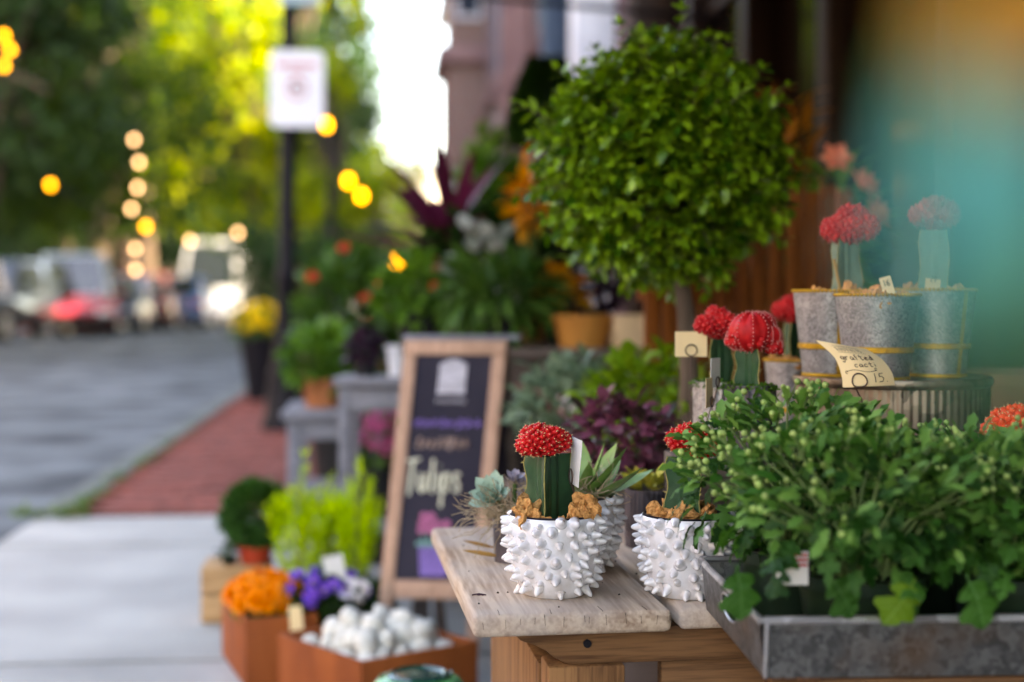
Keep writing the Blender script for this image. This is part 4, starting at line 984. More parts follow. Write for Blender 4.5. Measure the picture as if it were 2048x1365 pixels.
# front cactus
p0 = Vector((at(1110,588,1.607).x, 1.607, .5))
t = thing('potted_cactus', 'red topped grafted cactus in the white spiky pot at the front of the table', 'potted cactus', p0, 0)
spiky(t, .4)
cs = cactus_stem(t, .088, .0325, R(-97), M_cst, z=.070); cs.location.x = -.0085
h_ = head(t, SC_A, .1725, .6, 1, (-.0135,0)); h_.scale = (1,1,.86)
for (x, y, z, s, k) in ((-.031,-.024,.094,.019,0),(-.022,-.034,.088,.010,1),(.022,-.032,.089,.0125,2),(.034,-.016,.097,.021,3),(.030,-.030,.092,.012,1),(-.036,.01,.09,.013,2),(.008,-.036,.086,.008,0),(-.008,-.037,.085,.009,3),(0,.03,.09,.016,1),(.03,.022,.09,.014,0)):
    place('bark_chunk', rockm[k], t, (x,y,z), (U(0,6),U(0,6),U(0,6)), (s,s*.8,s*.65))
# tag in the front pot, seen nearly edge on
card('price_tag', 'white price card on a wire loop, edge on, beside the front cactus stem', p0+Vector((.0205,-.012,.125)), .05, .052, M_cardw, wire=.034, rz=R(-80), ring=.0085, bend=.004)
# right hand spiky pot
p1 = Vector((at(1376,588,1.602).x, 1.602, .5))
t = thing('potted_cactus', 'red grafted cactus in a white spiky pot half hidden by the metal tray', 'potted cactus', p1, 0); spiky(t, 2.1)
cactus_stem(t, .086, .025, R(-60), M_cst, z=.07); head(t, SC_A, .172, 2.2, .95, (.006,0)); chunks(t, 8, .036, .09)
# aloe pot
p2 = Vector((at(1150,588,1.752).x, 1.752, .5))
t = thing('potted_succulent', 'green pointed succulent in a white spiky pot behind the front cactus', 'potted succulent', p2, 0); spiky(t, 1.2)
M_aloe = pmat('succulent_green', (.20,.34,.09), (.11,.22,.05), rough=.35, scale=3, coat=.2)
am = MB()
K = 9
for k in range(K):
    f = k/(K-1); wd = .25*(1-f**2.2)*(.75+.5*f) if f < 1 else .001; th_ = .085*(1-f)**.8+.004; zc = .12*f*f
    for (y, z) in ((-wd,.03*(1-f)),(-wd*.55,-th_*.6),(0,-th_),(wd*.55,-th_*.6),(wd,.03*(1-f)),(0,-.01)): am.v.append((f, y, z+zc))
for k in range(K-1):
    for i in range(6): j = (i+1) % 6; am.f.append((k*6+i, k*6+j, (k+1)*6+j, (k+1)*6+i)); am.m.append(0)
am.f.append((5,4,3,2,1,0)); am.m.append(0)
alm = am.mesh('succulent_leaf', M_aloe, ang=50)
for a, el, l, z in ((-25,42,.082,.10),(18,50,.075,.10),(-38,22,.095,.095),(8,16,.09,.095),(175,26,.075,.10),(150,30,.062,.10),(200,35,.06,.10),(85,60,.07,.10),(110,45,.06,.1),(-70,55,.05,.1),(45,30,.08,.095),(-12,62,.07,.1)):
    d = Vector((math.cos(R(a))*math.cos(R(el)), math.sin(R(a))*math.cos(R(el)), math.sin(R(el)))); place('succulent_leaf', alm, t, Vector((d.x*.008+.008,d.y*.008,z-.008)), frame(d, U(-.3,.3)), l*1.0)
M_raff = pmat('dry_moss', (.42,.33,.22), (.28,.2,.12), rough=1, scale=50)
def moss(t, n, r, z, mat=M_raff, ln=.05, th_=.0005, c_=(0,0)):
    m = MB()
    for i in range(n):
        a = U(0,6.28); q = r*U(.6,1.05); p = Vector((c_[0]+q*math.cos(a), c_[1]+q*math.sin(a), z+U(-.004,.008))); d = Vector((U(-1,1),U(-1,1),U(-.2,.7))).normalized(); pts = [p]
        for k in range(5): d = (d+rdir()*.6).normalized(); p = p+d*ln/5; pts.append(p.copy())
        m.tube(pts, th_, 3)
    stuff(m.obj('dry_moss', mat, t))
moss(t, 170, .046, .092)
# echeveria pot
p3 = Vector((.0035,1.805,.5))
t = thing('potted_succulent', 'blue green rosette succulent in a small dark plum pot at the table edge', 'potted succulent', p3, 0)
pot(t, .0285, .056, M_galvp, .92)
M_ech = pmat('blue_green_succulent', (.34,.46,.36), (.20,.34,.27), rough=.55, scale=2); M_echp = pmat('mauve_succulent', (.34,.30,.36), (.24,.22,.28), rough=.55, scale=30)
em = MB(); K = 6
for k in range(K):
    f = k/(K-1); wd = (.12,.2,.27,.30,.2,.01)[k]; th_ = .09*(1-f*.8); zc = .16*f*f
    for (y, z) in ((-wd,.02),(-wd*.5,-th_*.7),(0,-th_),(wd*.5,-th_*.7),(wd,.02),(0,-.03)): em.v.append((f, y, z+zc))
for k in range(K-1):
    for i in range(6): j = (i+1) % 6; em.f.append((k*6+i, k*6+j, (k+1)*6+j, (k+1)*6+i)); em.m.append(0)
em.f.append((5,4,3,2,1,0)); em.m.append(0)
def rosette(t, c_, ax, R_, mat, n=18):
    me = em.mesh('rosette_leaf', mat, ang=80); F = frame(ax).to_3x3()
    Q = ax.to_track_quat('Z','X').to_matrix()
    for i in range(n):
        f = i/n; a = i*2.399963; el = .3+1.1*f; d = Q @ Vector((math.cos(a)*math.cos(el), math.sin(a)*math.cos(el), math.sin(el)))
        zz = Q @ Vector((0,0,1)); y = zz.cross(d).normalized(); z_ = d.cross(y); M3 = Matrix((d, y, z_)).transposed()
        place('rosette_leaf', me, t, Vector(c_)+d*R_*.08, M3, R_*(1-.62*f))
rosette(t, (-.028,-.012,.082), Vector((-.35,-.75,.7)), .033, M_ech, 30)
rosette(t, (.012,.0,.088), Vector((.2,-.6,.8)), .024, M_echp, 16); rosette(t, (.0,-.012,.104), Vector((0,-.3,1)), .018, M_echp, 12)
m = MB(); m.tube([(-.005,0,.045),(-.015,-.005,.07),(-.028,-.012,.08)], .003, 6); m.tube([(.005,0,.045),(.01,0,.085)], .003, 6); m.tube([(0,-.003,.045),(0,-.012,.1)], .003, 6); m.obj('stems', M_stem, t)
moss(t, 190, .03, .058, ln=.062, c_=(-.004,-.012))
# ribbed dark pot with yellow sedum
p4 = tz(1300,1100); p4.y += .03
def ribpot(t, r, h, mat, n=30, taper=.97):
    m = MB().lathe(potprof(r, h, taper), n*4, wob=lambda a, j, z: 1+.02*math.cos(n*a)); o = m.obj('pot', mat, t)
    MB().lathe([(0,h*.84),(r*.93,h*.85)], 20).obj('soil', M_soil, o); return o
t = thing('potted_sedum', 'yellow green sedum in a ribbed dark pot behind the spiky pots', 'potted succulent', p4, 0); ribpot(t, .031, .078, M_galvp)
M_sed = pmat('sedum_yellow', (.55,.42,.06), (.3,.36,.05), rough=.45, scale=40)
sm_ = em.mesh('sedum_leaf', M_sed, ang=80)
for i in range(46):
    a = U(0,6.28); el = U(-.1,.9); d = Vector((math.cos(a)*math.cos(el), math.sin(a)*math.cos(el), math.sin(el))); place('sedum_leaf', sm_, t, (d.x*.016,d.y*.016,.078+U(0,.014)), frame(d, U(-.5,.5)), U(.016,.027))
# second cactus pot with trailing bits: dry leaves and debris on the table
M_dry = leafmat('dry_brown_leaf', (.28,.15,.05), (.42,.26,.09), trans=.2, scale=4)
dl = leafmesh('dry_leaf', LANCE, M_dry, fold=.9, droop=-.2)
for (px, py, rz, s, lb) in ((990,1106,168,.045,'tan dry leaf poking out from behind the spiky pot'),(1002,1124,185,.05,'lower tan dry leaf lying beside the spiky pot')):
    q = tz(px, py); o = place('dry_leaf', dl, None, q+Vector((0,0,.006)), (R(25),0,R(rz)), s); tag(o, lb, 'leaf')
t = thing('twig', 'tiny dark broken twig lying on the bare table top', 'twig', tz(958,1192), 0)
m = MB(); m.tube([(-.008,0,.001),(0,.001,.0022),(.008,.0,.001)], .0008, 5); m.tube([(-.002,0,.0015),(-.006,.004,.001)], .0006, 4); m.tube([(.001,0,.0015),(.005,-.003,.001)], .0006, 4); m.sphere((0,0,.0015), (.003,.0015,.0012), 8, 5); m.obj('twig_body', M_ink, t)
m = MB()
for i in range(60):
    x, y = U(.01,.42), U(.02,.55); s = U(.0006,.0016); m.add([Vector((x,y,.5004))+v*s for v in IC[0]], IC[1])
o = m.obj('debris', M_soil, None, (-.041,1.492,0), (0,0,TA)); stuff(o); tag(o, 'specks of soil scattered over the table top', 'soil')
# ------------------------------------------------------------------ right hand group: drum and galvanised pots
DR = Vector((at(1784,588,1.9).x, 1.9, .5)); DH = .232
t = thing('upturned_tub', 'ribbed galvanised tub turned over as a riser for three metal pots', 'tub', DR, 0)
M_tub = galv('tub_metal', .17, tint=(1.3,1,.74), rust=.95, scale=45, rough=.4)
MB().lathe([(.127,0),(.127,.006),(.1255,.01),(.1255,DH-.012)], 288, wob=lambda a, j, z: 1+(.008*math.cos(72*a))).obj('ribbed_wall', M_tub, t, ang=60)
MB().lathe([(.1268,DH-.013),(.1295,DH-.010),(.1305,DH-.006),(.1290,DH-.001),(.126,DH),(.12,DH-.002),(0,DH-.002)], 72).obj('rim', M_tub, t)
M_gold = pmat('gold_solder', (.6,.34,.03), (.42,.21,.02), rough=.45, scale=60, metal=.5, bump=.3)
def goldpot(name, label, loc, r, h, rz, seam=True, cat='pot'):
    t = thing(name, label, cat, loc, rz); b = r*.74
    MB().lathe([(0,.001),(b,.001),(r,h),(r-.0015,h),(r*.95,h*.9),(0,h*.9)], 56).obj('pot', M_galv, t, ang=50)
    rad = lambda z: b+(r-b)*z/h
    m = MB(); z = h*.36; m.lathe([(rad(z-.004)+.0004,z-.004),(rad(z)+.0018,z-.003),(rad(z)+.0018,z+.003),(rad(z+.004)+.0004,z+.004)], 56); m.obj('gold_band', M_gold, t)
    m = MB(); m.lathe([(b+.0003,0),(b+.0022,.001),(b+.002,.004),(rad(.005)+.0003,.005)], 56); m.obj('gold_foot', M_gold, t)
    m = MB()
    for k in range(2 if seam else 0):
        a0 = R(-120+180*k); vs = []
        for z in (0,h*.5,h):
            for da in (-.075,.075): vs.append(((rad(z)+.0013)*math.cos(a0+da), (rad(z)+.0013)*math.sin(a0+da), z))
        m.add(vs, [(0,1,3,2),(2,3,5,4)])
    if seam: m.obj('gold_seam', M_gold, t)
    m = MB()
    for i in range(64):
        a = 2*PI*i/64; m.sphere((r*math.cos(a)*.995, r*math.sin(a)*.995, h+.0008), .0026, 6, 4)
    m.obj('beaded_rim', M_gold, t)
    return t
DT = .5+DH-.002
def on_drum(px, Y): p = at(px, 588, Y); p.z = DT; return p
g1 = goldpot('potted_cactus', 'red grafted cactus on a grey stem in the metal pot beside the handwritten card', on_drum(1667,1.905), .0535, .113, R(28), cat='potted cactus')
cs = cactus_stem(g1, .125, .024, R(-150), M_cst2, z=.06, wave=.2); cs.location = (.012,-.006,0); head(g1, RB_B, .20, 1.3, 1.2, (.020,-.01)); chunks(g1, 9, .04, .105)
MB().tube([(-.012,-.035,.09),(-.034,-.04,.155)], .0022, 6).obj('wooden_stick', pmat('stick', (.5,.32,.12), rough=.8), g1)
g2 = goldpot('metal_pot', 'galvanised pot with gold band at the front of the upturned tub', on_drum(1755,1.822), .0535, .108, R(100), seam=False); chunks(g2, 14, .042, .10, avoid=.0)
g3 = goldpot('potted_cactus', 'pale red grafted cactus in a metal pot veiled by the blurred teal leaves', on_drum(1872,1.90), .0525, .115, R(60), cat='potted cactus')
cactus_stem(g3, .125, .023, R(-120), M_cst2, z=.07, wave=.12); head(g3, RB_C, .215, .8, 1.1); chunks(g3, 9, .04, .106)
def digits(t, mat, strokes, r=.0005, y=-.0012):
    m = MB()
    for s in strokes: m.tube([(a, y, b) for a, b in s], r, 4)
    m.obj('number', mat, t)
s16 = [[(-.003,.018),(-.003,.026)], [(.003,.026),(.0005,.022),(.0005,.019),(.002,.0175),(.0035,.019),(.003,.021),(.0008,.021)]]
s20 = [[(-.004,.025),(-.002,.0265),(-.001,.024),(-.004,.018),(-.0005,.018)], [(.002,.0265),(.0008,.022),(.002,.018),(.0034,.022),(.002,.0265)]]
c_ = card('price_tag', 'small cream tag reading 16 stuck in the front metal pot', on_drum(1783,1.80)+Vector((.0,0,.103)), .015, .03, M_card, wire=0, tilt=R(-12), lean=R(-14)); digits(c_, M_ink, s16)
c_ = card('price_tag', 'small cream tag reading 20 stuck in the veiled metal pot', on_drum(1858,1.862)+Vector((.004,0,.108)), .020, .022, M_card, wire=0, lean=R(6)); digits(c_, M_ink, s20)

# ---- handwritten card "grafted cacti 15."
def cpt(s, t_, off=0):
    cl = [(0,0),(-8,-72),(-48,-172),(-155,-270)]; cr_ = [(0,0),(-17,-72),(-77,-152),(-167,-207)]
    def cv(c, f):
        f = max(0, min(1, f))*3; i = min(2, int(f)); g = f-i
        p = [c[max(0,i-1)], c[i], c[i+1], c[min(3,i+2)]]
        return [.5*((2*p[1][k])+(-p[0][k]+p[2][k])*g+(2*p[0][k]-5*p[1][k]+4*p[2][k]-p[3][k])*g*g+(-p[0][k]+3*p[1][k]-3*p[2][k]+p[3][k])*g**3) for k in (0,1)]
    a, b = cv(cl, t_), cv(cr_, t_); x = 300+297*s+a[0]*(1-s)+b[0]*s; y = 1125-13*s+a[1]*(1-s)+b[1]*s
    return at(1580+x/2.844, 380+y/2.844, 1.70+.035*t_*t_-.012*math.sin(s*PI)-off)
org = cpt(.25, 0); t = thing('price_card', 'curled cream card handwritten grafted cacti 15 on a wire loop', 'price tag', org)
m = MB(); n = 12
for i in range(n+1):
    for j in range(n+1): m.v.append(tuple(cpt(j/n, i/n)-org))
for i in range(n):
    for j in range(n): a = i*(n+1)+j; m.f.append((a,a+1,a+n+2,a+n+1)); m.m.append(0)
N0 = len(m.v)
for i in range(n+1):
    for j in range(n+1): m.v.append(tuple(cpt(j/n, i/n, -.0006)-org))
for i in range(n):
    for j in range(n): a = N0+i*(n+1)+j; m.f.append((a,a+n+1,a+n+2,a+1)); m.m.append(0)
m.obj('card', M_card, t)
GL_ = {'g': [[(.6,.55),(.3,.62),(.05,.4),(.2,.1),(.5,.15),(.62,.55),(.6,-.1),(.4,-.38),(.05,-.25)]], 'r': [[(.05,.6),(.1,.0)],[(.1,.35),(.35,.62),(.6,.55)]],
 'a': [[(.6,.5),(.3,.6),(.05,.35),(.2,.05),(.45,.1),(.6,.5),(.6,.1),(.75,.02)]], 'f': [[(.65,.95),(.4,1.0),(.3,.6),(.25,.0)],[(.05,.55),(.6,.6)]],
 't': [[(.35,.95),(.3,.2),(.45,.0),(.65,.1)],[(.05,.62),(.65,.66)]], 'e': [[(.08,.32),(.6,.4),(.4,.62),(.1,.4),(.15,.1),(.4,.0),(.65,.12)]],
 'd': [[(.55,.4),(.3,.58),(.05,.3),(.25,.02),(.5,.15),(.62,1.0),(.6,.05)]], 'c': [[(.6,.5),(.35,.62),(.08,.35),(.2,.05),(.6,.1)]], 'i': [[(.25,.6),(.25,.05)],[(.26,.85),(.27,.88)]],
 '1': [[(.3,1.0),(.28,.0)]], '5': [[(.7,1.0),(.25,.98),(.2,.6),(.5,.65),(.7,.4),(.55,.08),(.15,.02)]], '.': [[(.2,.03),(.24,.05)]],
 'T': [[(.0,.98),(1.0,1.05)],[(.5,1.0),(.4,.5),(.36,-.1)]], 'u': [[(.05,.6),(.08,.15),(.3,.02),(.55,.2),(.6,.6),(.62,.05)]], 'l': [[(.2,1.05),(.22,.05),(.4,.0)]],
 'p': [[(.1,.6),(.08,-.45)],[(.1,.5),(.4,.62),(.62,.35),(.4,.05),(.1,.1)]], 's': [[(.55,.55),(.25,.62),(.1,.45),(.5,.25),(.45,.05),(.08,.08)]]}
ADV = {'i': .5, '1': .6, '.': .4, 'l': .5, 'T': 1.0}
def write(fn, text, s0, t0, ws, hs, mb, r):
    x = s0
    for ch in text:
        for stq in GL_.get(ch, []):
            pts = []
            for (a, b), (c1, d1) in zip(stq[:-1], stq[1:]):
                for k in range(3): pts.append((a+(c1-a)*k/3, b+(d1-b)*k/3))
            pts.append(stq[-1]); mb.tube([fn(x+a*ws, t0+b*hs) for a, b in pts], r, 4)
        x += ADV.get(ch, .85)*ws
fn = lambda s, t_: cpt(s, t_, .0004)-org
m = MB(); write(fn, 'grafted', .12, .62, .118, .115, m, .0005); write(fn, 'cacti', .32, .475, .118, .105, m, .0005); write(fn, '15.', .60, .13, .16, .2, m, .00055); m.obj('handwriting', M_ink, t)
m = MB(); m.tube([fn(.12+.6*k/24, .40+.025*math.sin(k/24*2*PI)) for k in range(25)], .0004, 4)
for x, q in ((.12,.38),(.72,.42)): m.tube([fn(x+.02*math.cos(k), q+.03*math.sin(k)) for k in [j*.6 for j in range(10)]], .00035, 4)
m.obj('flourish', M_ink, t)
# printed heading: block capitals with sprig
def seg(L_): return L_
CAP = {'R': [[(0,0),(0,1),(.6,.9),(.6,.6),(0,.5),(.65,0)]], 'O': [[(.35,0),(0,.3),(0,.7),(.35,1),(.7,.7),(.7,.3),(.35,0)]], 'U': [[(0,1),(0,.2),(.35,0),(.7,.2),(.7,1)]], 'V': [[(0,1),(.35,0),(.7,1)]], 'A': [[(0,0),(.35,1),(.7,0)],[(.15,.4),(.55,.4)]], 'L': [[(0,1),(0,0),(.6,0)]], 'I': [[(.3,0),(.3,1)]], 'S': [[(.6,.9),(.2,1),(0,.75),(.6,.3),(.4,0),(0,.1)]]}
m = MB(); x = .24
for ch in 'ROUVALIS':
    for s in CAP[ch]: m.tube([fn(x+a*.05, .80+b*.07) for a, b in s], .00028, 3)
    x += .07 if ch != 'I' else .05
m.tube([fn(.2+k*.065, .775) for k in range(10)], .0002, 3); m.tube([fn(.22+k*.06, .90) for k in range(10)], .0002, 3)
for k in range(7): m.tube([fn(.34+k*.05, .905), fn(.36+k*.05, .945-.006*abs(k-3))], .0003, 3)
m.obj('printed_heading', pmat('grey_ink', (.22,.17,.13), rough=.8), t)
m = MB(); rc = .40; q = []
for k in range(27): a = -PI/2-.3+2*PI*1.05*k/26; q.append(cpt(.335+.145*math.cos(a), .17+.18*math.sin(a), .0016)-org)
foot = at(1737,850,1.71)-org; q = [foot+Vector((0,0,-.03)), foot, at(1722,798,1.70)-org, at(1712,778,1.698)-org]+list(reversed(q)); m.tube(q, .00095, 6); m.obj('wire_holder', M_wirep, t)

# ---- riser crates and small cacti behind the tray
def crate(name, label, c, w_, d_, h, rz, mat, cat='crate'):
    t = thing(name, label, cat, c, rz); n = max(2, round(h/.07)); th = .01
    for k in range(n):
        hh = h/n; z = hh*(k+.5)
        for s in (-1, 1):
            MB().box((0, s*(d_/2-th/2), z), (w_, th, hh-.004)).obj('slat', mat, t, bev=.0015); MB().box((s*(w_/2-th/2), 0, z), (th, d_-2*th-.001, hh-.004)).obj('slat', mat, t, bev=.0015)
    MB().box((0,0,h-.006), (w_-2*th-.002, d_-2*th-.002, .01)).obj('top_board', mat, t)
    return t
crate('riser_crate', 'wooden riser crate under the pair of small red cacti', (.288,1.80,.5), .15, .20, .133, R(6), M_darkw)
crate('riser_crate', 'wooden riser crate under the single cactus behind the tub', (.405,2.085,.5), .12, .12, .133, R(6), M_darkw)
M_mossg = leafmat('moss', (.03,.10,.008), (.09,.2,.02), trans=.2)
def mossy(t, r, z):
    m = MB()
    for i in range(420):
        a = U(0,6.28); q = r*math.sqrt(U(0,1)); p = Vector((q*math.cos(a), q*math.sin(a), z+U(0,.008)*(1-.4*q/r))); addleaf(m, GS, p, rdir()+Vector((0,0,.6)), U(.004,.008), U(-1,1))
    stuff(m.obj('moss', M_mossg, t))
def small(label, px, Y, z0, r, h, pair, hs, rot, stemh, mat, off=(0,0), hz=0):
    p = at(px, 588, Y); p.z = z0; t = thing('potted_cactus', label, 'potted cactus', p); ribpot(t, r, h, mat, n=24)
    cactus_stem(t, stemh, .020, rot, M_cst, z=h*.86); head(t, pair, h*.86+stemh+.021*hs, hz, hs, off); mossy(t, r*1.12, h*.93); return t
small('rear of the two small red cacti growing in mossy pots', 1437, 1.87, .633, .033, .092, RB_B, .97, R(-130), .068, M_galv, hz=-.2)
small('front of the two small red cacti growing in mossy pots', 1503, 1.765, .633, .031, .094, RB_A, .98, R(-70), .058, M_galvp)
g4 = goldpot('potted_cactus', 'single red grafted cactus in a metal pot behind the upturned tub', Vector((at(1592,588,2.075).x,2.075,.633)), .045, .11, 0, seam=False, cat='potted cactus')
cactus_stem(g4, .09, .026, R(-120), M_cst, z=.075); head(g4, RB_C, .183, 2, 1.08); chunks(g4, 10, .036, .1)
# cards among them
card('price_tag', 'blank cream card on a wire ring left of the small red cacti', at(1382,714,1.86), .042, .033, M_card, wire=.085, ring=.0075)
card('price_tag', 'white card in front of the small cactus stems, turned aside', at(1431,775,1.76), .03, .036, M_cardw, wire=.05, rz=R(60), ring=.006)
card('price_tag', 'narrow tan card low beside the small mossy pots', at(1419,815,1.74), .03, .036, M_card, wire=.04, rz=R(66), ring=.006)
# ---- orange red cactus at the picture edge, brown pot behind
p = at(2040,588,1.62); p.z = .5; t = thing('potted_cactus', 'orange red grafted cactus at the edge beside the chrysanthemums', 'potted cactus', p); ribpot(t, .035, .1, M_galvp)
cactus_stem(t, .07, .02, 0, M_cst, z=.09); head(t, SC_B, .184, .5, 1.25)
p = at(2065,588,2.4); p.z = .45
t = thing('brown_pot', 'round brown pot in the shadow at the edge of the picture', 'pot', p); pot(t, .12, .26, pmat('brown_glaze', (.16,.09,.06), (.1,.05,.035), rough=.4), .7, .02)
# kalanchoe
p = at(1683,588,1.66); p.z = .5; t = plant('red_kalanchoe', 'little plant with red buds in front of the ribbed tub', 'plant', p, (.035,.1,M_blackpot), (0,0,.165,.035,.03,.03), GS, 120, .018, M_greyg)
F_k = flowermesh('flower', M_redp, .007, 5, 2); flowers(t, F_k, (0,0,.172), (.034,.03,.03), 16)

# ------------------------------------------------------------------ metal tray of chrysanthemums
TR = R(3); TP = Vector((.224,1.247,.5))
sup = thing('low_bench', 'low wooden bench carrying the metal tray', 'bench', TP+Vector((.05,-.0,-.5)), TR)
for i in range(3): MB().box((.27, .05+i*.09, .485), (.54,.086,.025)).obj('plank', M_woodx, sup, bev=.003)
for x in (.03,.5):
    for y in (.03,.25): MB().box((x,y,.235), (.04,.04,.469)).obj('leg', M_woodx, sup, bev=.002)
t = thing('metal_tray', 'grey galvanised tray with a hand hole holding the chrysanthemums', 'tray', TP, TR)
TL, TD, TH = .55, .275, .052; M_tray = galv('tray_metal', .13, tint=(1,1,1.0), rust=.5, scale=120, rough=.4, metal=.8)
MB().box((TL/2,TD/2,.004), (TL-.012,TD-.012,.003)).obj('floor', M_tray, t)
fl = .006
def wallp(a, b, nm, out):
    m = MB(); a, b = Vector(a), Vector(b); o = Vector(out)
    q = [a, b, b+o+Vector((0,0,TH)), a+o+Vector((0,0,TH))]; i_ = [v-o*.3 for v in q]
    m.add(q+i_, [(0,1,2,3),(7,6,5,4),(0,4,5,1),(1,5,6,2),(2,6,7,3),(3,7,4,0)]); return m.obj(nm, M_tray, t, smooth=False)
wallp((0,0,0), (TL,0,0), 'front_wall', (0,-fl,0)); wallp((TL,TD,0), (0,TD,0), 'back_wall', (0,fl,0)); wallp((TL,0,0), (TL,TD,0), 'end_wall', (fl,0,0))
# left end wall with oval hand hole, built as a ring of quads
m = MB(); n = 32; cy, cz, ry, rz_ = TD*.52, TH*.60, .036, .0125
def outer(a):
    c_, s_ = math.cos(a), math.sin(a); k = min((TD*.52 if c_ < 0 else TD*.48)/max(abs(c_),1e-6), (cz if s_ < 0 else TH-cz)/max(abs(s_),1e-6)); return cy+c_*k, cz+s_*k
an = [2*PI*i/n for i in range(n)]+[math.atan2(z-cz, y-cy) for y in (0,TD) for z in (0,TH)]; an = sorted(a % (2*PI) for a in an); n = len(an)
for k, dx in ((0,0),(1,.0018)):
    for a in an:
        oy, oz = outer(a); m.v.append((dx-fl*oz/TH, oy, oz))
        iy, iz = cy+ry*math.cos(a), cz+rz_*math.sin(a); m.v.append((dx-fl*iz/TH, iy, iz))
for i in range(n):
    j = (i+1) % n; m.f += [(2*i,2*j,2*j+1,2*i+1), (2*n+2*i,2*n+2*i+1,2*n+2*j+1,2*n+2*j), (2*i+1,2*j+1,2*n+2*j+1,2*n+2*i+1)]; m.m += [0]*3
m.obj('end_wall', M_tray, t, smooth=False)
M_rimt = galv('tray_rim_metal', .5, tint=(1.03,1,1), rust=.3, scale=30, rough=.3)
m = MB(); zz = TH+.001; ring_ = [(-fl,-fl,zz),(TL+fl,-fl,zz),(TL+fl,TD+fl,zz),(-fl,TD+fl,zz)]
for a, b in zip(ring_, ring_[1:]+ring_[:1]): m.tube([a,b], .0036, 8)
m.obj('rolled_rim', M_rimt, t)
m = MB(); m.tube([(-fl*cz/TH+.0009-fl*(rz_*math.sin(2*PI*k/28))/TH, cy+ry*math.cos(2*PI*k/28), cz+rz_*math.sin(2*PI*k/28)) for k in range(29)], .0016, 6); m.obj('hole_edge', M_rimt, t)
m = MB(); m.tube([(0,-.001,.001),(0,-fl-.001,TH)], .0022, 6); m.obj('corner_seam', M_rimt, t)

M_mumpot = pmat('dark_green_plastic', (.012,.028,.014), rough=.4, scale=8)
M_mumd = leafmat('mum_leaf', (.005,.036,.005), (.036,.13,.016), trans=.16, rough=.5, scale=3, veins=.45); M_mumy = leafmat('yellow_mum_leaf', (.12,.24,.015), (.36,.40,.02), trans=.4, rough=.5, scale=2.5, veins=.35)
M_mums = leafmat('soft_mum_leaf', (.022,.10,.012), (.14,.29,.06), trans=.18, rough=.55); M_bud = pmat('green_bud', (.30,.40,.12), (.19,.30,.07), rough=.55, scale=90, perobj=.25)
mumme = [MB().add(*curlgeo((MUM, MUM2)[k_ % 2], f_, d_, c_, .05, tw_, k_)).mesh('leaf', M_mumd, ang=180) for k_, (f_, d_, c_, tw_) in enumerate(((.5,.35,.7,.3),(.8,.5,1.0,-.4),(.3,.7,.5,.5),(.6,.15,1.2,-.2),(.2,.9,.3,.1)))]
mumsoft = leafgeo([(0,.02),(.25,.12),(.4,.26),(.55,.16),(.75,.22),(1,0)], .2, .3)
def mum(label, loc, rx, rz, zc, nleaf, nsoft, nbud, bmat=M_bud, spread=1):
    t = thing('chrysanthemum', label, 'potted plant', loc, 0, 'chrysanthemums in the metal tray')
    pot(t, .058, .075, M_mumpot, .8, .012); c = Vector((0,0,zc)); tips = []
    sm = MB()
    for i in range(42):
        d = rdir(); d.z = abs(d.z)*.9+.12; d.normalize(); e = c+Vector((d.x*rx, d.y*rx, d.z*rz)); a = Vector((U(-.02,.02),U(-.02,.02),.06))
        sm.tube([a, a.lerp(e,.55)+Vector((0,0,.015)), e], [.0022,.0017,.001], 5); tips.append((e, d))
    k = 0; zs = []
    while k < nleaf:
        d = rdir()
        if d.z < -.45 or (d.y > .55 and random.random() < .8): continue
        q = U(.72,1.02); p = c+Vector((d.x*rx, d.y*rx, d.z*rz))*q
        down = -.55 if d.z < -.05 else (-.25 if d.z < .4 else .25)
        dd = Vector((d.x, d.y, d.z*.4+down))+rdir()*.45; place('leaf', mumme[k % 5], t, p, frame(dd, U(-.6,.6)), U(.023,.036)*(1.1 if d.z < 0 else .85)); k += 1
    m = MB()
    for i in range(nsoft):
        d = rdir(); d.z = abs(d.z)**.8 if random.random() < .8 else d.z*.5; nz = noise.noise(d*4.5+Vector(loc)*7)
        if nz < -.08: continue
        p = c+Vector((d.x*rx, d.y*rx, d.z*rz))*U(.86,1.06)*(1+.22*nz)
        addleaf(m, mumsoft, p, d+rdir()*.7+Vector((0,0,.2)), U(.013,.026), U(-1,1))
    inner = MB()
    for i in range(120):
        d = rdir(); p = c+Vector((d.x*rx, d.y*rx, d.z*rz*.9))*U(.2,.75)
        if p.z < .07: continue
        addleaf(inner, leafgeo(MUM, .2, .3), p, rdir()+d, U(.026,.036), U(-1,1))
    stuff(m.obj('young_foliage', M_mums, t, ang=180)); stuff(inner.obj('inner_foliage', M_mumd, t, ang=180))
    bd = MB(); bs = MB()
    for e, d in tips:
        for j in range(max(1, nbud//42)):
            dd = (d+rdir()*.7+Vector((0,0,.5))).normalized(); p = e+dd*U(.008,.026)
            bs.tube([e, e.lerp(p,.5)+Vector((0,0,.001)), p], [.0009,.0008,.0007], 4); r = U(.0022,.0036); bd.sphere(p+dd*r*.6, r, 8, 6)
    stuff(bd.obj('buds', bmat, t)); bs2 = sm; bs2.v, bs2.f, bs2.m = sm.v, sm.f, sm.m
    n0 = len(sm.v); sm.v += bs.v; sm.f += [tuple(i+n0 for i in f) for f in bs.f]; sm.m += bs.m
    sm.obj('stems', pmat('mum_stem', (.16,.24,.08), rough=.6), t)
    return t
def intray(x, y): v = Vector((x, y, .0065)); v.rotate(Euler((0,0,TR))); return TP+v
mum('budding chrysanthemum overhanging the hand hole end of the tray', intray(.078,.195), .108, .09, .13, 120, 700, 260)
mum('leafy chrysanthemum at the near corner of the tray', intray(.105,.068), .114, .078, .122, 120, 700, 84)
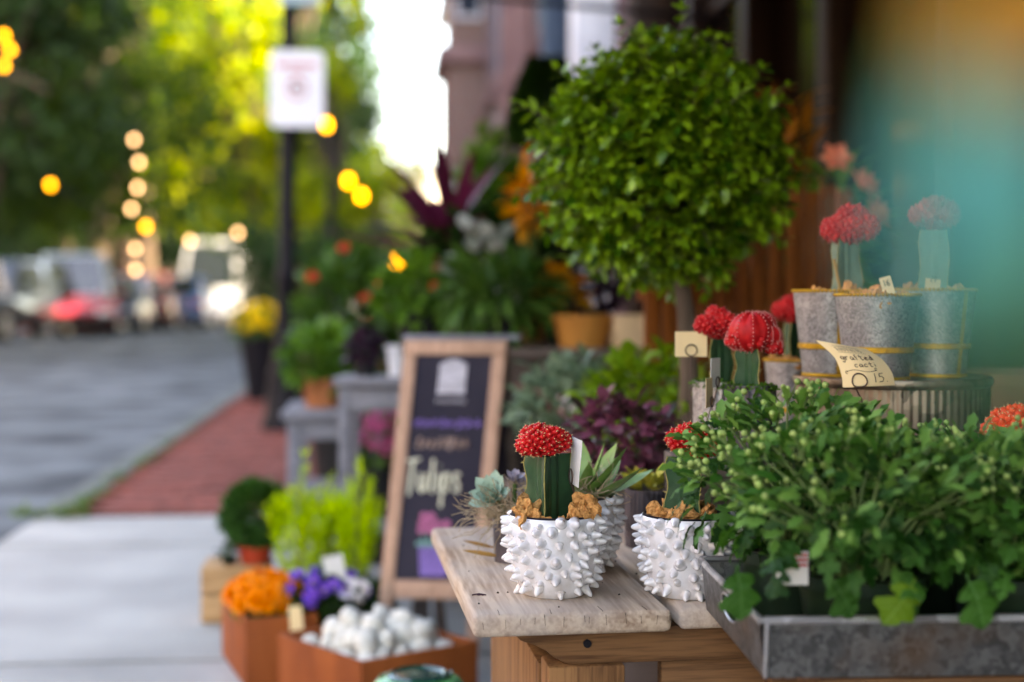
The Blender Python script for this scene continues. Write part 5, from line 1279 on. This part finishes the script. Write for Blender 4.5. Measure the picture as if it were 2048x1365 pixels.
mum('dense chrysanthemum in the middle of the tray front', intray(.252,.068), .115, .076, .118, 120, 700, 84)
mum('chrysanthemum in the middle of the tray back row', intray(.235,.205), .115, .078, .100, 100, 700, 126)
mum('chrysanthemum cut off by the edge of the picture', intray(.39,.075), .115, .078, .125, 130, 420, 84)
mum('tall chrysanthemum in the back row near the orange red cactus', intray(.385,.205), .112, .080, .108, 100, 700, 126)
# yellowing leaves hanging over the tray rim
for o_, (px, py, Y, s, a) in zip([o for o in COL.objects if o.name.startswith('chrysanthemum')][1:3]*2, ((1830,1158,1.215,.044,-112),(1470,1130,1.25,.045,-80),(1655,1150,1.24,.04,-60),(1930,1150,1.225,.045,-70))):
    p = at(px, py, Y); me_ = MB().add(*curlgeo(MUM2, .6, .45, 1.0, .06, .5, 3)).mesh('leaf', M_mumy if px == 1830 else M_mumd, ang=180)
    d = Vector((math.cos(R(a))*1.5, -.5, math.sin(R(a)))); d.normalize(); z_ = Vector((.35,-1,.25)); z_ = (z_-d*z_.dot(d)).normalized(); place('leaf', me_, o_, p-o_.location, Matrix((d, z_.cross(d), z_)).transposed(), s)
M_lab = pmat('label_white', (.75,.7,.66), rough=.5)
p = intray(.105,.0075); t = thing('plant_label', 'white and red striped plant label in the near chrysanthemum pot', 'label', at(1585,1150,1.26))
MB().box((0,0,.006), (.028,.0012,.03)).obj('card', M_lab, t); m = MB()
for z in (.009,.0135,.018): m.box((0,-.0013,z), (.026,.001,.0022))
m.obj('red_stripes', M_red, t, smooth=False)
# ------------------------------------------------------------------ chalkboard A-frame
M_chalk = pmat('chalkboard', (.022,.019,.032), (.034,.03,.045), rough=.8, scale=6); M_afr = woodmat('board_frame_wood', (.56,.34,.24), (.38,.22,.15), axis='Z')
M_ch_w = pmat('white_chalk', (.75,.72,.8), rough=1, scale=40); M_ch_p = pmat('violet_chalk', (.4,.26,.75), rough=1); M_ch_t = pmat('tan_chalk', (.6,.42,.36), rough=1); M_ch_y = pmat('pale_yellow_chalk', (.8,.78,.6), rough=1); M_ch_pk = pmat('pink_chalk', (.6,.18,.35), rough=1); M_ch_g = pmat('green_chalk', (.2,.4,.36), rough=1)
AZ = 3.12; ab = at(848,1300,AZ); ab.z = 0
t = thing('chalkboard_sign', 'wooden A frame chalkboard with Tulips written in chalk', 'chalkboard', ab, R(-6))
TH_ = math.atan2(.15,.73); F_ = Matrix.Rotation(-TH_*.35, 3, 'X')
# front leaf local coords: x right, z up along the board; leaned back
W2 = .105; LS = .058     # half width, lean of the whole board seen as sideways slope
def brd(x, z, y=0): return Vector((x+z*.075, y+z*.16, z*.985))
def bar(x0, x1, z0, z1, th, nm, mat, y=0, bev=.003):
    m = MB(); c8 = []
    for yy in (-th/2, th/2):
        for (x, z) in ((x0,z0),(x1,z0),(x1,z1),(x0,z1)): c8.append(brd(x, z, y+yy))
    m.add(c8, [(0,1,2,3),(7,6,5,4),(0,4,5,1),(1,5,6,2),(2,6,7,3),(3,7,4,0)]); return m.obj(nm, mat, t, bev=bev)
HB = .745
bar(-W2-.012,-W2+.018,0,HB-.034,.022,'stile',M_afr); bar(W2-.018,W2+.012,0,HB-.034,.022,'stile',M_afr)
bar(-W2-.012,W2+.012,HB-.033,HB,.022,'top_rail',M_afr); bar(-W2+.0185,W2-.0185,.165,.205,.02,'bottom_rail',M_afr)
cb_ = bar(-W2+.0185,W2-.0185,.206,HB-.0335,.008,'chalk_panel',M_chalk,bev=0)
bar(-W2-.02,W2+.04,HB+.001,HB+.012,.05,'hinge_strip',M_greyw,y=.02)
# rear leaf
m = MB()
for x in (-W2, W2):
    a, b = brd(x, HB-.01, .03), Vector((x+.09, .36, 0)); m.tube([a, b], .016, 4)
m.obj('rear_leg', M_darkw, t, smooth=False)
m = MB(); q = [brd(-W2,HB-.06,.035), brd(W2,HB-.06,.035), Vector((W2+.085,.32,.14)), Vector((-W2+.085,.32,.14))]; m.add(q+[v+Vector((0,.008,0)) for v in q], [(0,1,2,3),(7,6,5,4),(0,4,5,1),(1,5,6,2),(2,6,7,3),(3,7,4,0)]); m.obj('rear_panel', M_chalk, t, smooth=False)
def bf(x, z): return brd(x, z, -.0052)
def scrib(mats, rows, nm):
    m = MB()
    for (x0, x1, z, hh, r, step) in rows:
        x = x0
        while x < x1:
            w_ = U(.5,1.1)*step; m.tube([bf(x, z+U(-.2,.2)*hh), bf(x+w_*.3, z+hh*U(.7,1)), bf(x+w_*.6, z+U(0,.2)*hh), bf(x+w_*.8, z+hh*U(.4,.9))], r, 4); x += step*1.15
    m.obj(nm, mats, t)
m = MB()
for k in range(9):
    x = -.028+k*.007; m.tube([bf(x, .628), bf(x, .692+.01*math.sin(k/8*PI))], .0034, 4)
m.tube([bf(-.032,.626), bf(.032,.626)], .003, 4); m.tube([bf(-.03,.66), bf(.03,.66)], .0018, 4); m.obj('chalk_emblem', M_ch_w, t)
scrib(M_ch_w, [(-.032,.034,.602,.014,.0013,.009)], 'chalk_caption'); scrib(M_ch_p, [(-.075,.07,.548,.02,.0036,.017)], 'violet_chalk_line'); scrib(M_ch_t, [(-.066,.052,.498,.03,.0034,.013)], 'tan_chalk_line')
m = MB(); write(lambda a, b: bf(a, b), 'Tulips', -.084, .40, .029, .072, m, .0042); m.obj('chalk_lettering', M_ch_y, t)
m = MB(); [m.sphere(bf(-.035+.017*(k % 4)+U(-.004,.004), .315+.016*(k//4)), (.009,.003,.009), 8, 6) for k in range(10)]; m.obj('chalk_blooms', M_ch_pk, t)
m = MB(); [m.tube([bf(-.03+.012*k, .285), bf(-.034+.014*k, .312)], .002, 4) for k in range(6)]; m.tube([bf(-.045,.285), bf(.04,.285)], .006, 6); m.obj('chalk_stems', M_ch_g, t)
m = MB(); [m.tube([bf(-.036+.006*k, .28), bf(-.028+.0045*k, .215)], .0024, 4) for k in range(13)]; m.obj('chalk_pot', M_ch_p, t)

# ------------------------------------------------------------------ planters on the pavement
def rbox(name, label, pts, z0, z1, mat, cat='planter', th=.008, inner=.03):
    # pts: near, right, far, left corners (xy)
    c = sum((Vector((p[0],p[1],0)) for p in pts), Vector())/4; t = thing(name, label, cat, (c.x,c.y,z0)); n = len(pts)
    P_ = [Vector((p[0]-c.x, p[1]-c.y, 0)) for p in pts]
    for i in range(4):
        a, b = P_[i], P_[(i+1) % 4]; mid = (a+b)/2; d = (b-a).normalized(); nn = Vector((d.y,-d.x,0))
        if nn.dot(mid) < 0: nn = -nn
        L_ = (b-a).length; off = 0 if i % 2 == 0 else th
        MB().box(mid-nn*th/2+Vector((0,0,(z1-z0)/2)), (L_-2*off-(.001 if i % 2 else 0), th, z1-z0), math.atan2(d.y,d.x)).obj('side', mat, t, bev=.0012)
    I_ = [p*.93 for p in P_]; m = MB(); zt = z1-z0-inner; m.add([(p.x,p.y,0.002) for p in I_]+[(p.x,p.y,zt) for p in I_], [(3,2,1,0),(4,5,6,7),(0,1,5,4),(1,2,6,5),(2,3,7,6),(3,0,4,7)]); m.obj('fill', M_soil, t, smooth=False)
    return t
SB = [(-.287,2.683),(-.069,2.844),(-.265,3.071),(-.483,2.91)]
rbox('stone_box', 'rusty steel box filled with white stones', SB, 0, .14, M_corten, 'planter', inner=.035)
M_stone = pmat('white_stone', (.70,.68,.62), (.56,.53,.47), rough=.6, scale=1.5, bump=.1)
stm = []
for k in range(4): vs_, fs_ = rockgeo(2, .3, 1.1, k+20); stm.append(MB().add(vs_, fs_).mesh('white_stone', M_stone, ang=180))
cS = Vector((-.276,2.877,0)); a_ = Vector((.218,.161,0))*.40; b_ = Vector((-.196,.227,0))*.38; k = 0
for lay, (n, z) in enumerate((((5,5),.125),((4,4),.152),((2,2),.174))):
    for i in range(n[0]):
        for j in range(n[1]):
            f = ((i+.5)/n[0]*2-1)*(1-.2*lay); g = ((j+.5)/n[1]*2-1)*(1-.2*lay)
            if lay and f > .45+.1*j and lay == 2: continue
            p = cS+a_*f+b_*g+Vector((U(-.006,.006),U(-.006,.006),z+U(-.006,.006))); s = U(.020,.034)
            o = place('white_stone', stm[k % 4], None, p, (U(0,6),U(0,6),U(0,6)), (s*U(1,1.25),s*U(.85,1.05),s*U(.65,.9))); k += 1
            tag(o, 'smooth white stone heaped in the rusty steel box', 'stone', 'white stones in the steel box')
# tall rust planter with orange marigolds
OB = [(-.566,3.0),(-.42,3.055),(-.53,3.345),(-.676,3.29)]
rbox('flower_box', 'tall rust brown box planter under the orange marigolds', OB, 0, .148, M_corten, inner=.03)
t = plant('marigolds', 'mound of bright orange marigolds in the rust brown box', 'flowers', (-.548,3.14,.118), None, (0,0,.035,.062,.08,.032), GS, 200, .03, M_mid)
flowers(t, F_or, (0,0,.045), (.075,.09,.05), 80, minz=-.3, sc_=(.8,1.15), toward=False)
# purple asters
p = onz(640, 3.14, 0); t = plant('asters', 'violet and white asters in a terracotta pot behind the white stones', 'flowers', p, (.07,.11,M_terra,.8,.015), (.01,0,.155,.095,.075,.055), GO, 420, .032, M_leafD, leaves=60)
flowers(t, F_vio, (0,0,.168), (.10,.075,.05), 34, minz=.1)
for dx, dz in ((.075,.2),(.09,.185),(.06,.188),(.08,.17),(.098,.2)): place('flower', F_wht, t, (dx,-.05,dz), (R(50),0,U(0,3)), 1.2)
t = card('plant_tag', 'cream tag stuck beside the asters', at(597,1292,2.99), .028, .085, M_card, wire=0, lean=R(-5)); t = card('plant_tag', 'pale grey white tag above the violet asters', at(675,1165,3.12)+Vector((0,0,0)), .045, .06, M_cardw, wire=.06, lean=R(-12))
plant('dark_leafy_plant', 'dark green leafy plant between the asters and the chalkboard', 'plant', onz(722,3.2,0), (.05,.08,M_blackpot), (0,0,.125,.055,.05,.055), GO, 260, .04, M_leafD)
# lemon cypresses
M_cyp = leafmat('lemon_cypress', (.26,.44,.004), (.58,.74,.015), trans=.22, rough=.5); GC = leafgeo(LANCE, .3, .1)
def cypress(label, px, Y, h, r):
    t = thing('lemon_cypress', label, 'plant', onz(px, Y, 0), 0, 'lemon cypresses'); pot(t, .06, .11, M_blackpot, .8, .012); m = MB()
    for q in range(26):       # upright feathery plumes
        f = U(0,1)**1.4; a = U(0,6.28); rr = r*(1-f)**.8*U(.5,1.1); b0 = Vector((rr*.55*math.cos(a), rr*.55*math.sin(a), .10+f*h*.55)); ln = U(.45,.7)*h*(1-.45*f); ax = Vector((math.cos(a)*.28, math.sin(a)*.28, 1)).normalized()
        if q == 0: b0 = Vector((0,0,.1+h*.45)); ln = h*.6; ax = Vector((U(-.08,.08),0,1))
        for k in range(52):
            g_ = U(.05,1); p_ = b0+ax*ln*g_+rdir()*.016*(1-g_); addleaf(m, GC, p_, ax*1.1+rdir()*.7, U(.016,.03), U(-1,1))
    stuff(m.obj('foliage', M_cyp, t, ang=180)); MB().tube([(0,0,.09),(0,0,.09+h*.85)], [.007,.002], 6).obj('stem', M_bark, t)
cypress('bright lime lemon cypress nearest the clipped green mound', 598, 3.5, .33, .05); cypress('bright lime lemon cypress beside the chalkboard leg', 712, 3.5, .31, .05); cypress('shorter lime lemon cypress between the two taller ones', 655, 3.62, .26, .045)
# clipped green mound in red pot on crate
cr0 = onz(472, 3.68, 0); crate('wooden_crate', 'small tan wooden crate under the clipped green mound', cr0, .17, .16, .145, R(5), M_crate)
t = plant('green_mound', 'round clipped dark green mound in a red pot on the crate', 'plant', onz(508,3.66,.146), (.045,.045,M_redpot,.8,.01), (0,0,.125,.082,.08,.085), GO, 3200, .02, leafmat('mound_leaf', (.018,.07,.012), (.05,.14,.025), trans=.25), shell=.75, up=.4)
card('plant_tag', 'white tag standing above the clipped green mound', at(492,1003,3.66), .03, .035, M_cardw, wire=.09)
plant('small_seedlings', 'tiny dark leafed seedling pot at the crate corner', 'plant', onz(455,3.64,.146), (.022,.02,M_blackpot), (0,0,.03,.028,.025,.018), GO, 60, .018, M_leafD)
# green glazed jar at the bottom edge
M_glaze = pmat('green_glaze', (.10,.42,.13), (.03,.2,.07), rough=.12, coat=.8, scale=9); M_glzd = pmat('dark_green_glaze', (.008,.06,.04), rough=.12, coat=.8)
p = at(835,588,2.28); p.z = 0; t = thing('glazed_stool', 'green glazed ribbed ceramic stool top at the bottom edge', 'garden stool', p, R(10))
MB().lathe([(0,0),(.062,0),(.068,.01),(.082,.09),(.084,.15),(.074,.207),(.066,.218),(.05,.223),(0,.224)], 56, wob=lambda a, j, z: 1+.02*math.cos(8*a)).obj('body', M_glaze, t, ang=70)
m = MB()
for k in range(8):
    a = 2*PI*(k+.5)/8; m.tube([((r_+.001)*.985*math.cos(a), (r_+.001)*.985*math.sin(a), z) for r_, z in ((.068,.02),(.082,.09),(.084,.15),(.0745,.204),(.06,.221))], .003, 6)
m.obj('dark_ribs', M_glzd, t)
MB().lathe([(.036,.223),(.044,.229),(.052,.225)], 40).obj('top_ring', M_glzd, t)

# ------------------------------------------------------------------ hanging basket close to the lens
M_teal = leafmat('teal_leaf', (.13,.50,.48), (.2,.56,.52), trans=.35, rough=.5); M_tealg = leafmat('sea_green_leaf', (.10,.36,.2), (.18,.42,.2), trans=.35, rough=.5); M_amb = leafmat('amber_leaf', (.66,.32,.06), (.72,.4,.09), trans=.4, rough=.5)
HB_ = Vector((.12,.19,1.07)); t = thing('hanging_basket', 'blurred teal leafed trailing plant hanging close to the lens', 'hanging plant', HB_)
MB().lathe([(0,-.07),(.04,-.065),(.07,-.03),(.08,0),(.077,0),(.06,-.03),(0,-.04)], 24).obj('basket', M_galvd, t)
m = MB(); [m.tube([(.078*math.cos(a), .078*math.sin(a), 0), (0,0,.3)], .001, 4) for a in (0,2.1,4.2)]; m.tube([(0,0,.3),(0,0,3.0)], .0012, 4); m.obj('hanger', M_wire, t)
tm = [leafmesh('leaf', OVATE, q, fold=.2, droop=.3) for q in (M_teal, M_tealg, M_amb)]
stm_ = MB()
spots = [(1930,430,.205,0,.036,200),(1890,330,.215,0,.034,230),(1990,520,.20,0,.034,215),(1900,215,.225,1,.034,235),(2000,330,.21,0,.036,190),(1930,150,.23,1,.032,235),(2040,430,.205,0,.036,200),(1985,625,.20,1,.03,240),(2050,560,.205,1,.034,225),(2035,110,.225,2,.04,230),(1990,30,.225,2,.04,215),(2060,210,.222,2,.038,225),(2060,20,.23,2,.04,200),(2030,170,.22,2,.036,250)]
for px, py, Y, k, s, a in spots:
    Y *= .76; s *= .78; p = at(px, py, Y)-HB_; d = Vector((math.cos(R(a)), -.25, math.sin(R(a)))); place('leaf', tm[k], t, p-d.normalized()*s*.5, frame(d, U(1.2,1.8)), s)
    e = p-d.normalized()*s*.5; stm_.tube([Vector((.0,-.04,-.0)), Vector((e.x*.35+.02, e.y*.7-.02, e.z*.25+.01)), e], [.0012,.001,.0006], 4)
stm_.obj('stems', M_stem, t)
